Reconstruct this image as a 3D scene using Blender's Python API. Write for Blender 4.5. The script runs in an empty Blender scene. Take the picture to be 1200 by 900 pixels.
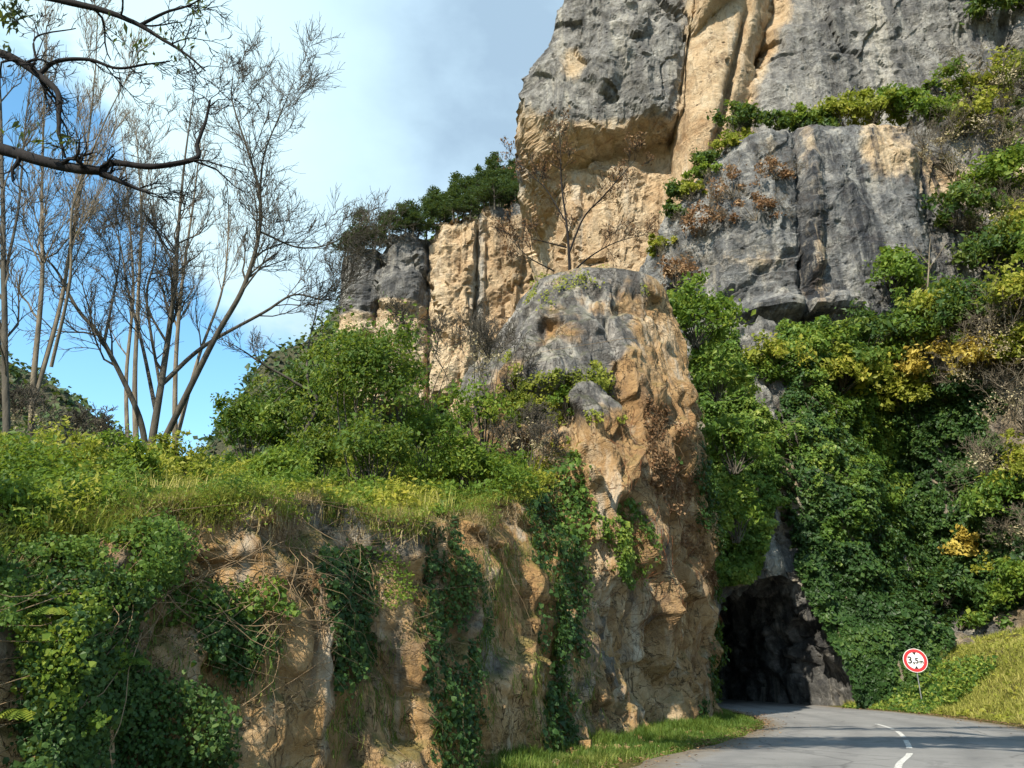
import bpy, math, numpy as np
from mathutils import Vector
PI = math.pi
scene = bpy.context.scene
COL = scene.collection
RNG = np.random.default_rng(7)

# ------------------------------------------------------------------ camera
PITCH = math.radians(20.45); F = 901.0
CAM = np.array([0.0, 0.0, 1.45])
cp, sp = math.cos(PITCH), math.sin(PITCH)
cam_d = bpy.data.cameras.new('camera'); cam = bpy.data.objects.new('camera', cam_d); COL.objects.link(cam)
cam.location = CAM; cam.rotation_euler = (PI/2 + PITCH, 0, 0)
cam_d.sensor_width = 36; cam_d.lens = 36*F/1200; cam_d.clip_start = 0.05; cam_d.clip_end = 6000
scene.camera = cam

def P(px, py, Y):
    """world point at distance Y ahead for a place measured in the photograph"""
    rx, ry = (px-600)/F, (450-py)/F
    d = np.array([rx, cp - ry*sp, sp + ry*cp])
    return CAM + d*(Y/d[1])
def proj(p):
    p = np.asarray(p) - CAM
    dep = p[..., 1]*cp + p[..., 2]*sp
    up = -p[..., 1]*sp + p[..., 2]*cp
    return 600 + F*p[..., 0]/dep, 450 - F*up/dep

# ------------------------------------------------------------------ noise
def _h(ix, iy, iz, seed):
    with np.errstate(over='ignore'):
        n = (ix.astype(np.uint32)*np.uint32(374761393) + iy.astype(np.uint32)*np.uint32(668265263)
             + iz.astype(np.uint32)*np.uint32(3266489917) + np.uint32(seed*1013904223 & 0xffffffff))
        n = (n ^ (n >> np.uint32(13)))*np.uint32(1274126177)
        n = (n ^ (n >> np.uint32(15)))*np.uint32(2246822519)
        n = n ^ (n >> np.uint32(16))
    return n.astype(np.float64)/4294967295.0
def vnoise(p, seed=0):
    i = np.floor(p).astype(np.int64); f = p - i; f = f*f*f*(f*(f*6-15)+10)
    r = 0
    for dx in (0, 1):
        for dy in (0, 1):
            for dz in (0, 1):
                w = (f[..., 0] if dx else 1-f[..., 0])*(f[..., 1] if dy else 1-f[..., 1])*(f[..., 2] if dz else 1-f[..., 2])
                r = r + w*_h(i[..., 0]+dx, i[..., 1]+dy, i[..., 2]+dz, seed)
    return r*2-1
def fbm(p, octv=4, seed=0, gain=.5):
    a, s, r, q = 1.0, 0.0, 0, np.asarray(p, float)
    for o in range(octv):
        r = r + a*vnoise(q, seed+o); s += a; a *= gain; q = q*2.03 + 17.3
    return r/s*1.4
def ridged(p, octv=5, seed=0, gain=.55):
    a, t, r, q = 1.0, 0.0, 0, np.asarray(p, float)
    for o in range(octv):
        r = r + a*(1-2.4*np.abs(vnoise(q, seed+o))); t += a; a *= gain; q = q*2.07 + 11.1
    return r/t
def worley(p, seed=0):
    i = np.floor(p).astype(np.int64); sh = p.shape[:-1]
    f1 = np.full(sh, 9.0); f2 = np.full(sh, 9.0); cid = np.zeros(sh); tl = np.zeros(sh)
    for dx in (-1, 0, 1):
        for dy in (-1, 0, 1):
            for dz in (-1, 0, 1):
                c = i + np.array([dx, dy, dz])
                q = np.stack([_h(c[..., 0], c[..., 1], c[..., 2], seed+k) for k in (1, 2, 3)], -1) + c
                d = np.sqrt(((q-p)**2).sum(-1)); r = _h(c[..., 0], c[..., 1], c[..., 2], seed+4)
                nb = d < f1
                a = r*91.7; e = q-p
                g = (e[..., 0]*np.sin(a*7.1) + e[..., 1]*np.cos(a*3.3) + e[..., 2]*np.sin(a*5.7+1))
                tl = np.where(nb, g, tl)
                f2 = np.where(nb, f1, np.minimum(f2, d)); cid = np.where(nb, r, cid); f1 = np.where(nb, d, f1)
    return f1, f2, .5 + (cid-.5)*.55 + tl*.62           # flat tilted facets, one per cell
def sstep(a, b, x):
    t = np.clip((x-a)/(b-a), 0, 1); return t*t*(3-2*t)
def inside(poly, x, y):
    poly = np.asarray(poly, float); r = np.zeros(np.shape(x), bool); n = len(poly)
    for k in range(n):
        x0, y0 = poly[k]; x1, y1 = poly[(k+1) % n]
        c = ((y0 > y) != (y1 > y)) & (x < (x1-x0)*(y-y0)/((y1-y0) if y1 != y0 else 1e-9) + x0)
        r ^= c
    return r
def sd(poly, x, y):
    """signed distance (inside positive) and nearest outline point"""
    poly = np.asarray(poly, float); n = len(poly)
    best = np.full(np.shape(x), 1e18); bx = np.zeros(np.shape(x)); by = np.zeros(np.shape(x))
    for k in range(n):
        a = poly[k]; b = poly[(k+1) % n]; e = b-a; l = (e**2).sum() + 1e-12
        t = np.clip(((x-a[0])*e[0]+(y-a[1])*e[1])/l, 0, 1)
        qx = a[0]+t*e[0]; qy = a[1]+t*e[1]; d = (x-qx)**2+(y-qy)**2
        m = d < best; best = np.where(m, d, best); bx = np.where(m, qx, bx); by = np.where(m, qy, by)
    d = np.sqrt(best)
    return np.where(inside(poly, x, y), d, -d), bx, by
def polyW(pts, Y):
    """photo outline -> (x, z) outline on the plane at distance Y"""
    return [(q[0], q[2]) for q in (P(a, b, Y) for a, b in pts)]
def unit(v):
    return v/np.maximum(np.linalg.norm(v, axis=-1, keepdims=True), 1e-9)

# ------------------------------------------------------------------ mesh helpers
def mesh_np(name, V, faces_flat, counts, mat, attrs=None, smooth=True):
    me = bpy.data.meshes.new(name)
    V = np.ascontiguousarray(V, np.float32); nF = len(counts)
    me.vertices.add(len(V)); me.vertices.foreach_set('co', V.ravel())
    me.loops.add(len(faces_flat)); me.loops.foreach_set('vertex_index', np.ascontiguousarray(faces_flat, np.int32))
    me.polygons.add(nF)
    st = np.zeros(nF, np.int32); st[1:] = np.cumsum(counts)[:-1]
    me.polygons.foreach_set('loop_start', st)
    me.polygons.foreach_set('use_smooth', np.full(nF, smooth, bool))
    for k, a in (attrs or {}).items():
        at = me.attributes.new(k, 'FLOAT', 'POINT'); at.data.foreach_set('value', np.ascontiguousarray(a, np.float32))
    me.update(calc_edges=True); me.validate()
    if mat: me.materials.append(mat)
    return me
def link(name, me, parent=None, loc=(0, 0, 0)):
    o = bpy.data.objects.new(name, me); COL.objects.link(o); o.location = loc
    if parent: o.parent = parent
    return o
def tag(o, label=None, cat=None, group=None, kind=None):
    if label: o['label'] = label
    if cat: o['category'] = cat
    if group: o['group'] = group
    if kind: o['kind'] = kind
    return o
def root(name, loc, label, cat, group=None):
    o = bpy.data.objects.new(name, None); COL.objects.link(o); o.location = tuple(map(float, loc)); o.empty_display_size = .2
    return tag(o, label, cat, group)
def blur(d, n):
    """wear the sharp steps of a relief down a little"""
    d = d.copy()
    for _ in range(n):
        d[1:-1] = (d[:-2]+2*d[1:-1]+d[2:])/4; d[:, 1:-1] = (d[:, :-2]+2*d[:, 1:-1]+d[:, 2:])/4
    return d
def grid_normals(G):
    du = np.gradient(G, axis=1); dv = np.gradient(G, axis=0)
    return unit(np.cross(du, dv))
def grid_mesh(name, G, mat, attrs=None, keep=None, smooth=True, flip=False, wrap=False):
    nv, nu = G.shape[:2]; idx = np.arange(nv*nu).reshape(nv, nu)
    if wrap: idx = np.concatenate([idx, idx[:, :1]], 1)
    q = np.stack([idx[:-1, :-1], idx[:-1, 1:], idx[1:, 1:], idx[1:, :-1]], -1)
    if flip: q = q[..., ::-1]
    if keep is not None: q = q[keep]
    q = q.reshape(-1, 4)
    at = {k: np.broadcast_to(a, (nv, nu)).ravel() for k, a in (attrs or {}).items()}
    return mesh_np(name, G.reshape(-1, 3), q.ravel(), np.full(len(q), 4), mat, at, smooth)
def leaf_arrays(C, size, nrm=None, spread=.9, aspect=.55, droop=0., seed=0, tint=None, hexa=False):
    r = np.random.default_rng(seed); n = len(C)
    size = np.broadcast_to(np.asarray(size, float), (n,))*np.clip(np.exp(r.normal(size=n)*.38), .4, 2.1)
    N = r.normal(size=(n, 3)); N = unit(N)
    if nrm is not None: N = unit(np.asarray(nrm) + spread*N)
    T = r.normal(size=(n, 3)); T[:, 2] -= droop*2; T = T - N*(T*N).sum(1, keepdims=True); T = unit(T); B = np.cross(N, T)
    L = size[:, None]; W = L*aspect
    base = C - T*L*.5; tip = C + T*L*.5
    fold = N*W*r.uniform(.05, .35, n)[:, None]
    if hexa:
        pts = [base, C - T*L*.22 + B*W*.5 + fold, C + T*L*.15 + B*W*.38 + fold*.8, tip, C + T*L*.15 - B*W*.38 + fold*.8, C - T*L*.22 - B*W*.5 + fold]
    else:
        pts = [base, C + B*W*.5 + fold - T*L*.08, tip, C - B*W*.5 + fold - T*L*.08]
    k = len(pts)
    V = np.stack(pts, 1).reshape(-1, 3)
    t = r.uniform(0, 1, n) if tint is None else np.clip(.55*tint + .45*r.uniform(0, 1, n), 0, 1)
    return V, np.arange(n*k), np.full(n, k), np.repeat(t, k)
def leaf_mesh(name, mat, *a, origin=None, **k):
    V, f, c, t = leaf_arrays(*a, **k)
    if origin is not None: V = V - np.asarray(origin)
    return mesh_np(name, V, f, c, mat, {'tint': t}, smooth=False)
def tube_arrays(polys, sides=5):
    VV, FF, off = [], [], 0
    ang = np.arange(sides)/sides*2*PI; ca, sa = np.cos(ang)[None, :, None], np.sin(ang)[None, :, None]
    for pts, rad in polys:
        pts = np.asarray(pts, float); n = len(pts)
        if n < 2: continue
        rad = np.broadcast_to(np.asarray(rad, float), (n,))
        T = unit(np.gradient(pts, axis=0)); m = T.mean(0)
        ref = np.array([0, 0, 1.]) if abs(m[2]) < .8*np.linalg.norm(m)+1e-9 else np.array([1., 0, 0])
        U = unit(np.cross(T, ref)); W = np.cross(T, U)
        R = pts[:, None] + (U[:, None]*ca + W[:, None]*sa)*rad[:, None, None]
        VV.append(R.reshape(-1, 3))
        a = np.arange(n-1)[:, None]*sides + np.arange(sides)[None]; b = np.arange(n-1)[:, None]*sides + (np.arange(sides)[None]+1) % sides
        FF.append(np.stack([a, b, b+sides, a+sides], -1).reshape(-1, 4) + off); off += n*sides
    if not VV: return np.zeros((0, 3)), np.zeros((0, 4), int)
    return np.concatenate(VV), np.concatenate(FF)
def tube_mesh(name, polys, mat, sides=5, origin=None):
    V, Q = tube_arrays(polys, sides)
    if origin is not None: V = V - np.asarray(origin)
    return mesh_np(name, V, Q.ravel(), np.full(len(Q), 4), mat)
def smooth_poly(pts, n):
    """Catmull-Rom through the points"""
    p = np.asarray(pts, float); p = np.concatenate([2*p[:1]-p[1:2], p, 2*p[-1:]-p[-2:-1]])
    t = np.linspace(0, len(p)-3-1e-6, n); i = t.astype(int); u = (t-i)[:, None]
    a, b, c, d = p[i], p[i+1], p[i+2], p[i+3]
    return .5*((2*b)+(c-a)*u+(2*a-5*b+4*c-d)*u*u+(3*b-a-3*c+d)*u**3)

# ------------------------------------------------------------------ materials
class NT:
    def __init__(s, name):
        s.m = bpy.data.materials.new(name); s.m.use_nodes = True; s.t = s.m.node_tree; s.t.nodes.clear()
        s.out = s.n('ShaderNodeOutputMaterial')
    def n(s, kind, ins=None, **props):
        x = s.t.nodes.new(kind)
        for k, v in props.items(): setattr(x, k, v)
        for k, v in (ins or {}).items(): s.set(x, k, v)
        return x
    def set(s, x, k, v):
        i = x.inputs[k]
        if isinstance(v, bpy.types.NodeSocket): s.t.links.new(v, i)
        elif isinstance(v, bpy.types.Node): s.t.links.new(v.outputs[0], i)
        else: i.default_value = v
    def mix(s, f, a, b, mode='MIX'):
        x = s.n('ShaderNodeMix', data_type='RGBA', blend_type=mode)
        for k, v in ((0, f), (6, a), (7, b)):
            if isinstance(v, tuple) and len(v) == 3: v = (*v, 1)
            s.set(x, k, v)
        return x.outputs[2]
    def math(s, op, a, b=0., clamp=False):
        return s.n('ShaderNodeMath', {0: a, 1: b}, operation=op, use_clamp=clamp).outputs[0]
    def ramp(s, f, stops):
        x = s.n('ShaderNodeValToRGB', {0: f}); e = x.color_ramp.elements
        while len(e) < len(stops): e.new(.5)
        for q, (p, c) in zip(e, stops):
            q.position = p; q.color = (c, c, c, 1) if not isinstance(c, tuple) else (*c, 1)
        return x.outputs[0]
    def noise(s, vec, scale, detail=6, rough=.6, dist=0.):
        return s.n('ShaderNodeTexNoise', {'Vector': vec, 'Scale': scale, 'Detail': detail, 'Roughness': rough, 'Distortion': dist}).outputs[0]
    def mapv(s, vec, scale, loc=(0, 0, 0)):
        return s.n('ShaderNodeMapping', {'Vector': vec, 'Scale': scale, 'Location': loc}).outputs[0]
    def attr(s, name): return s.n('ShaderNodeAttribute', attribute_name=name).outputs['Fac']
    def finish(s, col, rough=.9, bump=None, spec=.25):
        b = s.n('ShaderNodeBsdfPrincipled', {'Base Color': col, 'Roughness': rough, 'Specular IOR Level': spec})
        if bump is not None: s.set(b, 'Normal', bump)
        s.t.links.new(b.outputs[0], s.out.inputs[0]); return s.m

def rock_mat(name, sc=1.0, ochre=((.38, .235, .12), (.58, .44, .28), (.72, .62, .46)), grey=((.10, .10, .10), (.26, .255, .24), (.46, .45, .41)), moss=.0, bump=.25, stain=1.0, speck=.5, crack=.3):
    s = NT(name); co = s.n('ShaderNodeTexCoord').outputs['Object']
    big = s.noise(co, .22*sc, 6, .65)
    mid = s.noise(co, 1.3*sc, 8, .7)
    fine = s.noise(co, 7*sc, 6, .7)
    st_v = s.mapv(co, (1, 1, .09))
    streak = s.noise(st_v, 1.1*sc, 6, .7, .4)
    streak2 = s.noise(s.mapv(co, (1, 1, .05), (9, 3, 1)), .55*sc, 6, .75, .6)
    o = s.ramp(s.math('ADD', s.math('MULTIPLY', big, .55), s.math('MULTIPLY', mid, .45)), [(.34, ochre[0]), (.5, ochre[1]), (.66, ochre[2])])
    g = s.ramp(s.math('ADD', s.math('MULTIPLY', streak, .45), s.math('MULTIPLY', mid, .55)), [(.38, grey[0]), (.5, grey[1]), (.62, grey[2])])
    pig = s.attr('pig')
    f = s.math('ADD', pig, s.math('MULTIPLY', s.math('SUBTRACT', s.math('ADD', s.math('MULTIPLY', mid, .5), s.math('MULTIPLY', streak, .5)), .5), 1.5))
    c = s.mix(s.ramp(f, [(.38, 0.), (.62, 1.)]), g, o)
    # dark run-off streaks and pale lime streaks
    dk = s.math('MULTIPLY', s.ramp(streak2, [(.48, 0.), (.60, 1.)]), s.math('MULTIPLY', s.attr('stain'), .95*stain), True)
    c = s.mix(dk, c, (.045, .05, .058))
    pl = s.math('MULTIPLY', s.ramp(s.noise(s.mapv(co, (1, 1, .07), (31, 7, 0)), .9*sc, 5, .7), [(.55, 0.), (.66, 1.)]), .5)
    c = s.mix(pl, c, (.60, .56, .47))
    # speckled lichen and pits
    c = s.mix(s.ramp(fine, [(.30, speck), (.46, 0.)]), c, (.07, .058, .046))
    def iso(sc3, scale, w, loc):
        n = s.noise(s.mapv(co, sc3, loc), scale*sc, 5, .62, .3)
        return s.ramp(s.math('ABSOLUTE', s.math('SUBTRACT', n, .5)), [(0., 1.), (w, 0.)])
    ck = s.math('MULTIPLY', s.math('MAXIMUM', iso((1, 1, .3), 1.1, .009, (5.3, 2.2, 7)), iso((.6, .6, 1.3), .8, .007, (8, 5, 1))), s.ramp(mid, [(.36, .1), (.56, crack)]))
    pit = s.math('MULTIPLY', s.ramp(s.n('ShaderNodeTexVoronoi', {'Vector': s.mapv(co, (1, 1, 1.5)), 'Scale': 2.43*sc}).outputs[0], [(.10, 1.), (.24, 0.)]), s.ramp(s.noise(co, .6*sc, 4, .6), [(.52, 0.), (.62, .8)]))
    ck = s.math('MAXIMUM', ck, pit)
    c = s.mix(ck, c, (.04, .032, .024))
    blo = s.noise(co, .75*sc, 10, .78, .8)
    c = s.mix(s.ramp(blo, [(.38, .55), (.47, 0.)]), c, s.mix(pig, (.06, .065, .075), (.17, .10, .05)))
    c = s.mix(s.ramp(blo, [(.55, 0.), (.64, .45)]), c, s.mix(pig, (.38, .37, .35), (.62, .52, .37)))
    if moss > 0:
        nz = s.n('ShaderNodeSeparateXYZ', {0: s.n('ShaderNodeNewGeometry').outputs['Normal']}).outputs[2]
        mf = s.math('MULTIPLY', s.ramp(s.math('ADD', nz, s.math('MULTIPLY', s.math('SUBTRACT', mid, .5), .9)), [(.45, 0.), (.7, 1.)]), moss)
        c = s.mix(mf, c, s.mix(fine, (.03, .05, .008), (.12, .13, .02)))
    h = s.math('ADD', s.math('MULTIPLY', mid, .9), s.math('ADD', s.math('MULTIPLY', fine, .35), s.math('MULTIPLY', s.noise(co, 28*sc, 4, .7), .12)))
    h = s.math('ADD', s.math('SUBTRACT', h, s.math('MULTIPLY', ck, .6)), s.math('MULTIPLY', blo, 1.2))
    bp = s.n('ShaderNodeBump', {'Height': h, 'Strength': 1.0, 'Distance': bump})
    return s.finish(c, .92, bp.outputs[0], .15)

def leaf_mat(name, a, b, c=None, trans=.35, rough=.55, spec=.25):
    s = NT(name); t = s.attr('tint')
    col = s.ramp(t, [(0.05, a), (.55, b), (1., c or b)])
    bs = s.n('ShaderNodeBsdfPrincipled', {'Base Color': col, 'Roughness': rough, 'Specular IOR Level': spec})
    tr = s.n('ShaderNodeBsdfTranslucent', {'Color': s.mix(.5, col, (.35, .45, .04), 'MIX') if a[1] > a[0] else col})
    mx = s.n('ShaderNodeMixShader', {0: trans, 1: bs.outputs[0], 2: tr.outputs[0]})
    s.t.links.new(mx.outputs[0], s.out.inputs[0]); return s.m
def bark_mat(name, a, b, sc=6.):
    s = NT(name); co = s.n('ShaderNodeTexCoord').outputs['Object']
    n = s.noise(s.mapv(co, (1, 1, .25)), sc, 6, .7)
    return s.finish(s.ramp(n, [(.3, a), (.7, b)]), .9, s.n('ShaderNodeBump', {'Height': n, 'Distance': .03}).outputs[0], .2)
def plain_mat(name, col, rough=.5, metal=0., spec=.5, var=.12, scale=9.):
    s = NT(name); co = s.n('ShaderNodeTexCoord').outputs['Object']; n = s.noise(co, scale, 5, .65)
    c = s.mix(s.ramp(n, [(.35, 1.), (.7, 0.)]), col, tuple(x*(1-var*2.2) for x in col))
    m = s.finish(c, rough, None, spec); s.t.nodes['Principled BSDF'].inputs['Metallic'].default_value = metal; return m

M = {}
M['cliff'] = rock_mat('limestone_cliff', .55, bump=.45)
M['buttress'] = rock_mat('grey_limestone', .6, grey=((.07, .074, .08), (.195, .20, .20), (.46, .45, .41)), bump=.4, stain=1.5)
M['ravine'] = rock_mat('tunnel_limestone', .9, ochre=((.16, .12, .07), (.30, .24, .16), (.42, .36, .26)), grey=((.06, .06, .06), (.17, .165, .15), (.34, .33, .30)), bump=.25)
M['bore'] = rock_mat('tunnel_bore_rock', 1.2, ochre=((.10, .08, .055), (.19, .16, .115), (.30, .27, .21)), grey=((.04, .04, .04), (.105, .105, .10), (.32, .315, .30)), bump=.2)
M['far'] = rock_mat('far_limestone', .22, bump=.9)
M['wall'] = rock_mat('ochre_roadside_rock', 1.5, ochre=((.23, .12, .045), (.42, .26, .115), (.57, .41, .235)), grey=((.09, .085, .075), (.24, .21, .165), (.42, .37, .29)), moss=.6, bump=.10, stain=.5, speck=.35, crack=.8)
M['outcrop'] = rock_mat('outcrop_rock', 1.1, ochre=((.21, .115, .05), (.39, .25, .12), (.56, .42, .26)), grey=((.06, .056, .052), (.145, .138, .128), (.40, .38, .35)), moss=.3, bump=.14, stain=.6, speck=.4, crack=.8)
M['leaf_bright'] = leaf_mat('bright_leaves', (.05, .105, .015), (.13, .21, .03), (.27, .31, .04), .42)
M['leaf_yellow'] = leaf_mat('yellow_green_leaves', (.12, .15, .02), (.27, .29, .04), (.44, .38, .06), .42)
M['leaf_gold'] = leaf_mat('golden_leaves', (.28, .21, .03), (.48, .37, .07), (.62, .52, .13))
M['leaf_dark'] = leaf_mat('dark_evergreen_leaves', (.018, .048, .012), (.055, .105, .022), (.16, .20, .038), .3, .5)
M['leaf_mid'] = leaf_mat('mid_green_leaves', (.03, .07, .012), (.085, .15, .025), (.24, .26, .04), .38)
M['leaf_ivy'] = leaf_mat('ivy_leaves', (.012, .034, .010), (.034, .078, .018), (.10, .16, .032), .2, .5)  # ivy green, darkened to paint in the shade right of the tunnel
M['leaf_ivy_lit'] = leaf_mat('ivy_sunlit_leaves', (.03, .078, .014), (.11, .19, .03), (.30, .34, .06), .36, .5)  # lit copy of the ivy: sunlight and highlights put into the colour
M['leaf_rust'] = leaf_mat('rusty_dead_leaves', (.14, .075, .035), (.27, .16, .085), (.40, .28, .16), .3, .7, .1)
M['leaf_shade'] = leaf_mat('hanging_shaded_leaves', (.02, .035, .02), (.04, .06, .03), (.07, .08, .03), .25, .6)  # leaf tone kept dark, as if backlit by the sky
M['needle'] = leaf_mat('pine_needles', (.016, .038, .014), (.038, .075, .026), (.085, .125, .04), .15, .6)
M['twiggy'] = leaf_mat('grey_twig_buds', (.26, .21, .12), (.42, .36, .22), (.56, .50, .33), .25, .8, .1)
M['grass'] = leaf_mat('verge_grass', (.04, .085, .014), (.10, .165, .028), (.24, .25, .06), .35, .6)
M['drygrass'] = leaf_mat('bank_grass', (.15, .17, .035), (.32, .32, .075), (.52, .44, .17), .3, .7, .15)
M['straw'] = leaf_mat('dry_straw', (.22, .16, .07), (.38, .29, .14), (.52, .44, .26), .25, .8, .1)
M['bark'] = bark_mat('bare_bark', (.03, .028, .023), (.125, .11, .086))
M['bark_pale'] = bark_mat('pale_bark', (.06, .052, .038), (.24, .20, .145))
M['bark_dark'] = bark_mat('silhouette_bark', (.006, .006, .007), (.024, .021, .02))  # near black: the limbs' silhouette against the sky put into the colour
M['vine'] = bark_mat('dry_vine', (.13, .08, .04), (.34, .25, .15))
M['redvine'] = bark_mat('red_vine_stems', (.10, .035, .015), (.26, .11, .05))

def ground_mat(name, a, b, c, sc=.8, bump=.1):
    s = NT(name); co = s.n('ShaderNodeTexCoord').outputs['Object']
    n = s.noise(co, sc, 8, .7); m = s.noise(co, sc*9, 6, .7)
    col = s.mix(s.ramp(m, [(.4, 0.), (.65, .7)]), s.ramp(n, [(.35, a), (.6, b)]), c)
    return s.finish(col, .95, s.n('ShaderNodeBump', {'Height': m, 'Distance': bump}).outputs[0], .1)
M['soil'] = ground_mat('earth_and_moss', (.05, .05, .018), (.10, .11, .03), (.13, .085, .04))
M['hill'] = ground_mat('wooded_hillside', (.025, .035, .02), (.07, .075, .04), (.12, .11, .08), .05, 1.5)
def road_mat():
    s = NT('weathered_asphalt'); co = s.n('ShaderNodeTexCoord').outputs['Object']
    big = s.noise(co, .35, 6, .6); grit = s.noise(co, 60, 4, .8); grit2 = s.n('ShaderNodeTexVoronoi', {'Vector': co, 'Scale': 130.}).outputs[0]
    c = s.ramp(s.math('ADD', s.math('MULTIPLY', big, .5), s.math('MULTIPLY', grit, .5)), [(.36, (.165, .165, .16)), (.62, (.285, .28, .27))])
    la = s.math('ADD', s.attr('lat'), s.math('MULTIPLY', s.math('SUBTRACT', s.noise(co, 2.2, 5, .7), .5), .35))
    c = s.mix(s.ramp(la, [(.06, .9), (.24, 0.)]), c, (.17, .135, .09))
    c = s.mix(s.ramp(s.math('ABSOLUTE', s.math('SUBTRACT', s.math('ABSOLUTE', s.math('SUBTRACT', la, .52)), .2)), [(.0, .4), (.12, 0.)]), c, (.12, .12, .122))
    c = s.mix(s.ramp(s.noise(co, .9, 8, .75, 1.), [(.56, 0.), (.60, .5)]), c, (.13, .13, .13))
    pt = s.n('ShaderNodeTexVoronoi', {'Vector': s.n('ShaderNodeMix', {0: .2, 4: co, 5: s.n('ShaderNodeTexNoise', {'Vector': co, 'Scale': 1.5}).outputs[1]}, data_type='VECTOR').outputs[1], 'Scale': .45}, feature='DISTANCE_TO_EDGE').outputs[0]
    c = s.mix(s.ramp(pt, [(0., .55), (.012, 0.)]), c, (.05, .05, .05))
    return s.finish(c, .8, s.n('ShaderNodeBump', {'Height': s.math('ADD', grit, grit2), 'Distance': .006}).outputs[0], .35)
M['road'] = road_mat()
def paint_mat():
    s = NT('worn_road_paint'); co = s.n('ShaderNodeTexCoord').outputs['Object']
    n = s.noise(co, 22, 6, .8)
    return s.finish(s.mix(s.ramp(n, [(.42, .85), (.56, 0.)]), (.66, .65, .61), (.22, .22, .21)), .7)
M['paint'] = paint_mat()

# ------------------------------------------------------------------ road
CL = smooth_poly([(1.0, -14), (1.2, -4), (2.4, 4), (4.2, 9.3), (6.1, 13.5), (7.4, 15.8), (8.75, 18.8), (9.8, 21.5), (10.5, 24.3), (11.0, 28.5), (11.15, 34), (10.9, 42), (9.0, 52), (5.0, 60)], 400)
tg = unit(np.gradient(CL, axis=0)); nr = np.stack([tg[:, 1], -tg[:, 0]], 1)
wl = np.interp(CL[:, 1], [-14, 10, 14, 21, 26, 33, 60], [4.0, 4.0, 3.9, 3.4, 2.9, 2.7, 2.9])
wr = np.interp(CL[:, 1], [-14, 10, 22, 28, 32, 35, 60], [3.7, 3.7, 3.75, 3.7, 3.6, 2.9, 2.8])
def road_grid():
    u = np.linspace(-1, 1, 15); G = []
    for k in u:
        w = np.where(k < 0, wl, wr)
        wob = .10*fbm(np.stack([CL[:, 0], CL[:, 1], np.full(len(CL), k)], 1)*.9, 3, 5)*(abs(k) == 1)
        xy = CL + nr*(k*w + wob)[:, None]
        G.append(np.stack([xy[:, 0], xy[:, 1], np.full(len(xy), .012) - .03*k*k], 1))
    lat = np.broadcast_to((1-abs(u)*.98)[:, None], (15, len(CL)))
    return np.stack(G), lat
G, lat = road_grid()
tag(link('road', grid_mesh('road', G, M['road'], {'lat': lat}, flip=True)), 'grey two-lane asphalt road bending left into the tunnel', kind='structure')
arc = np.concatenate([[0], np.cumsum(np.linalg.norm(np.diff(CL, axis=0), axis=1))])
def on_cl(a):
    return np.array([np.interp(a, arc, CL[:, 0]), np.interp(a, arc, CL[:, 1])]), unit(np.array([np.interp(a, arc, nr[:, 0]), np.interp(a, arc, nr[:, 1])]))
a_y = lambda y: float(np.interp(y, CL[:, 1], arc))
dash_tops = []
for y0, y1 in ((1.5, 4.2), (5.4, 8.1), (9.4, 11.8), (13.0, 15.75), (16.7, 18.65), (19.35, 21.3), (21.9, 24.1)):
    aa = np.linspace(a_y(y0), a_y(y1), 14); L = []; R = []
    for a in aa:
        c, n = on_cl(a)
        w = .052 + .005*math.sin(a*13)
        L.append([*(c-n*w), .018]); R.append([*(c+n*w), .018])
    o = link('center_line', grid_mesh('center_line', np.array([L, R]), M['paint'], flip=True))
    tag(o, kind='structure', group='dashes of the centre line')

# ------------------------------------------------------------------ ground sheet (reaches the horizon)
def ground():
    r = np.concatenate([np.linspace(0.5, 60, 90), np.geomspace(62, 2500, 40)]); th = np.linspace(0, 2*PI, 181)[:-1]
    R, T = np.meshgrid(r, th, indexing='ij'); X = 8 + R*np.cos(T); Y = 20 + R*np.sin(T)
    Z = -.06 + .05*fbm(np.stack([X, Y, 0*X], -1)*.4, 3, 2)*np.clip(R/60, 0.2, 1) - .02*np.clip((R-70)/100, 0, 50)
    return np.stack([X, Y, Z], -1)
tag(link('ground', grid_mesh('ground', ground(), M['soil'], wrap=True, flip=True)), 'earth and moss ground', kind='structure')

# ------------------------------------------------------------------ right bank
edgeR = CL + nr*wr[:, None]
def bank_xy(X, Y):
    k = np.interp(Y, edgeR[:, 1], edgeR[:, 0]); d = (X-k)*.95
    return -.06 + .10*sstep(-.3, .3, d) + 2.0*sstep(.3, 4.2, d) + .22*np.clip(d-3, 0, 20) + .14*fbm(np.stack([X, Y, 0*X], -1)*.7, 4, 9)*sstep(0, 1, d), d
by = np.linspace(6, 37, 125); bu = np.linspace(-.4, 15, 62)
BX = np.interp(by, edgeR[:, 1], edgeR[:, 0])[:, None] + bu[None]; BY = np.broadcast_to(by[:, None], BX.shape)
BZ, BD = bank_xy(BX, BY)
BANK = np.stack([BX, BY, BZ], -1)
tag(link('bank', grid_mesh('bank', BANK, M['soil'], flip=False)), 'grassy bank rising on the right of the road', kind='structure')

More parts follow.
